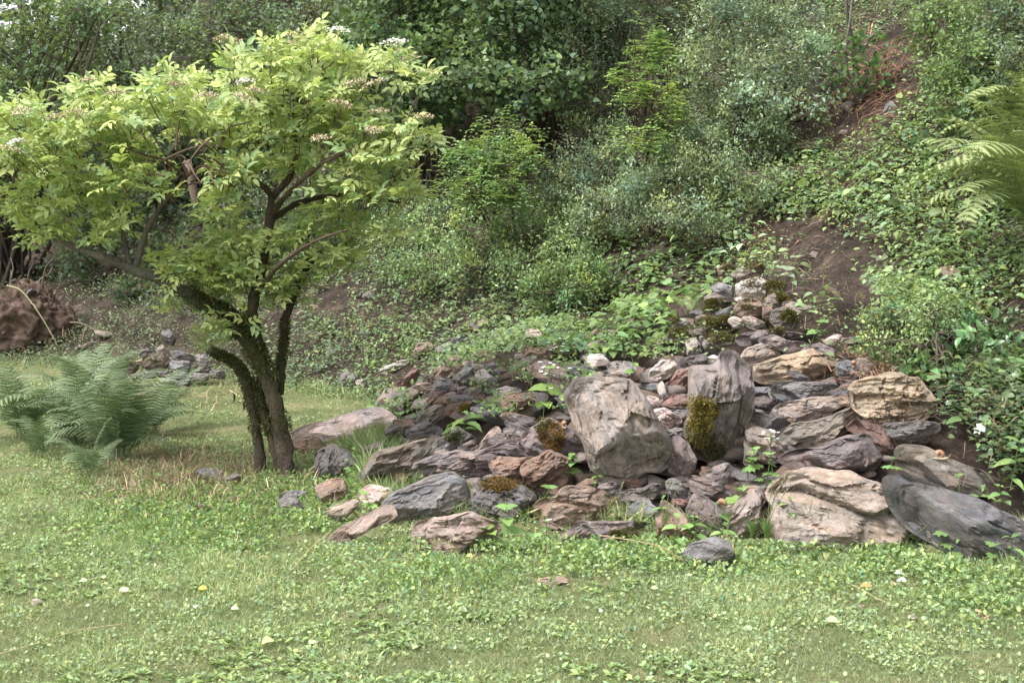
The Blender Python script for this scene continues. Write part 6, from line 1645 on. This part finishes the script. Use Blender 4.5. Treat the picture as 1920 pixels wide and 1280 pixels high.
# ---------------------------------------------------------------- small things lying on the lawn
def fallen(px, py, label, colr, L, kind='ovate', curl=.2, name='fallen_leaf'):
    p = hit(px, py)[0]; G = Geo(); a = rg.uniform(0, 6.28)
    leaves(G, kind, np.zeros((1, 3)), np.array([[math.cos(a), math.sin(a), .1]]), np.array([[rg.normal(0, curl), -.5, 1.]]), L, .75, colr)
    o = G.build(name, M_LEAF); o.location = tuple(p + [0, 0, .03]); tag(o, label, 'leaf', 'pale leaves fallen on the lawn')
PL = (.55, .60, .38)
for (a, b_, lab, c, L) in ((580, 1222, 'round pale leaf on the lawn, bottom left of centre', PL, .05), (513, 1213, 'pale yellow leaf left of the round pale leaf', (.6, .62, .3), .055), (858, 1155, 'pale leaf standing on the lawn below the heap', PL, .045),
                           (1548, 1175, 'pale green leaf on the lawn under the beige boulder', (.45, .62, .30), .055), (775, 1222, 'folded light leaf right of the round pale leaf', PL, .05), (433, 1153, 'small pale leaf in the middle of the left lawn', PL, .035),
                           (368, 1148, 'small white leaf left of the middle of the lawn', (.6, .62, .5), .035), (222, 1120, 'long white curled leaf on the left lawn', (.62, .6, .45), .05), (372, 1116, 'yellow leaf in the upper part of the left lawn', (.65, .58, .12), .04),
                           (1675, 1085, 'whitish leaves in the grass under the right half of the beige boulder', (.5, .6, .45), .05), (1700, 1100, 'second whitish leaf lower right of the beige boulder', (.5, .6, .45), .045), (1635, 1110, 'yellow brown leaf right of the pale green leaf', (.45, .33, .15), .055),
                           (1680, 1105, 'tan leaf next to the whitish leaves', (.5, .42, .24), .05), (150, 1100, 'pale leaf on the left lawn by the pebble', PL, .035), (1430, 1130, 'tiny white fleck of a leaf near the centre right lawn', PL, .03), (200, 1095, 'light leaf beside the left pebble', (.5, .58, .4), .03), (1410, 1195, 'pale rosette leaf low in the right lawn', (.38, .5, .28), .045), (1220, 1115, 'light curled leaf in the lawn before the heap', (.42, .5, .3), .035)):
    fallen(a, b_, lab, c, L)
for (a, b_, lab, ck, s_) in ((65, 1135, 'pinkish pebble in the lawn at the left', 'pink', .028), (195, 1098, 'small pale pebble in the left lawn', 'pink', .018), (1422, 1132, 'small pale stone in the lawn before the heap', 'pale', .026), (1712, 1163, 'grey pebble in the lower right lawn', 'pale', .03), (1615, 1140, 'little pinkish pebble in the right lawn', 'pink', .018), (1050, 1090, 'dark pebble in the bare spot of the lawn', 'brown', .03)):
    add_lump(hit(a, b_)[0] + [0, 0, .008], s_, ck, lab, None, name='pebble', cat='pebble')
# windfall fruit
def fruit(px, py, label, s_=.024):
    p = hit(px, py)[0]; n, m_ = 20, 14; th = np.arange(n) * 2 * math.pi / n; ph = np.linspace(.01, math.pi - .01, m_)
    r_ = s_ * (1 - .12 * np.exp(-(ph / .4) ** 2)); V = np.stack([(r_ * np.sin(ph))[:, None] * np.cos(th), (r_ * np.sin(ph))[:, None] * np.sin(th), (r_ * np.cos(ph))[:, None] * np.ones(n)], -1).reshape(-1, 3)
    i = np.arange(m_ - 1)[:, None] * n; j = np.arange(n)[None]; k = (j + 1) % n
    root = empty('fallen_fruit', p + [0, 0, s_ * .8], label, 'fruit')
    c = np.where(V[:, :1] > .004, np.array((.30, .09, .08)), np.array((.42, .28, .20)))
    mesh_obj('skin', V, [np.stack([i + j, i + n + j, i + n + k, i + k], -1).reshape(-1, 4)], M_SHELL, root, c, smooth=True)
    G = Geo(); tube(G, np.array([[0, 0, s_ * .8], [.003, 0, s_ * 1.1], [.006, 0, s_ * 1.35]]), .0012, BARK, 5); G.build('stalk', M_TWIG, root)
fruit(1835, 1160, 'reddish windfall fruit in the lower right lawn'); fruit(1850, 1166, 'smaller pinkish windfall fruit touching the reddish one', .018)
# bent dry stalk with a curled brown leaf in front of the heap
d0 = hit(1290, 1062)[1]
P = P3([1122, 1180, 1236, 1262, 1284], [1003, 1012, 1024, 1038, 1052], [d0 - .05] * 5)
root = empty('dry_stalk', P[-1], 'bent straw coloured stalk with a curled brown leaf before the heap', 'stalk')
G = Geo(); tube(G, spline(P, 20) - P[-1], .0028, (.42, .30, .17), 6); G.build('stalk', M_TWIG, root)
G = Geo(); leaves(G, 'ovate', np.array([[0, 0, 0.], [.0, 0, -.005]]), np.array([[.1, 0, -1.], [.4, -.3, -1]]), np.array([[.3, -1, 0], [-.6, -1, 0]]), .062, .4, (.17, .06, .035)); G.build('curled_leaf', M_TWIG, root)
G = Geo(); tube(G, spline(P3([545, 580, 620], [1070, 1030, 995], [hit(545, 1080)[1], hit(545, 1080)[1] + .1, hit(545, 1080)[1] + .2]), 8), .002, (.42, .36, .2), 4)
tag(G.build('straw', M_TWIG), 'long straw leaning out from the left corner of the heap', 'straw')
for (pts, lab) in (([(0, 1240), (80, 1218), (150, 1195), (235, 1183)], 'long thin straw lying in the bottom left lawn'), ([(150, 1100), (175, 1097), (195, 1095)], 'short straw by the left pebble'), ([(1545, 1085), (1600, 1110), (1655, 1140)], 'thin straw in the lawn under the beige boulder')):
    P = np.array([hit(a, b_)[0] + [0, 0, .03] for a, b_ in pts]); G = Geo(); tube(G, spline(P, 12), .002, (.42, .36, .22), 4)
    tag(G.build('straw', M_TWIG), lab, 'straw')
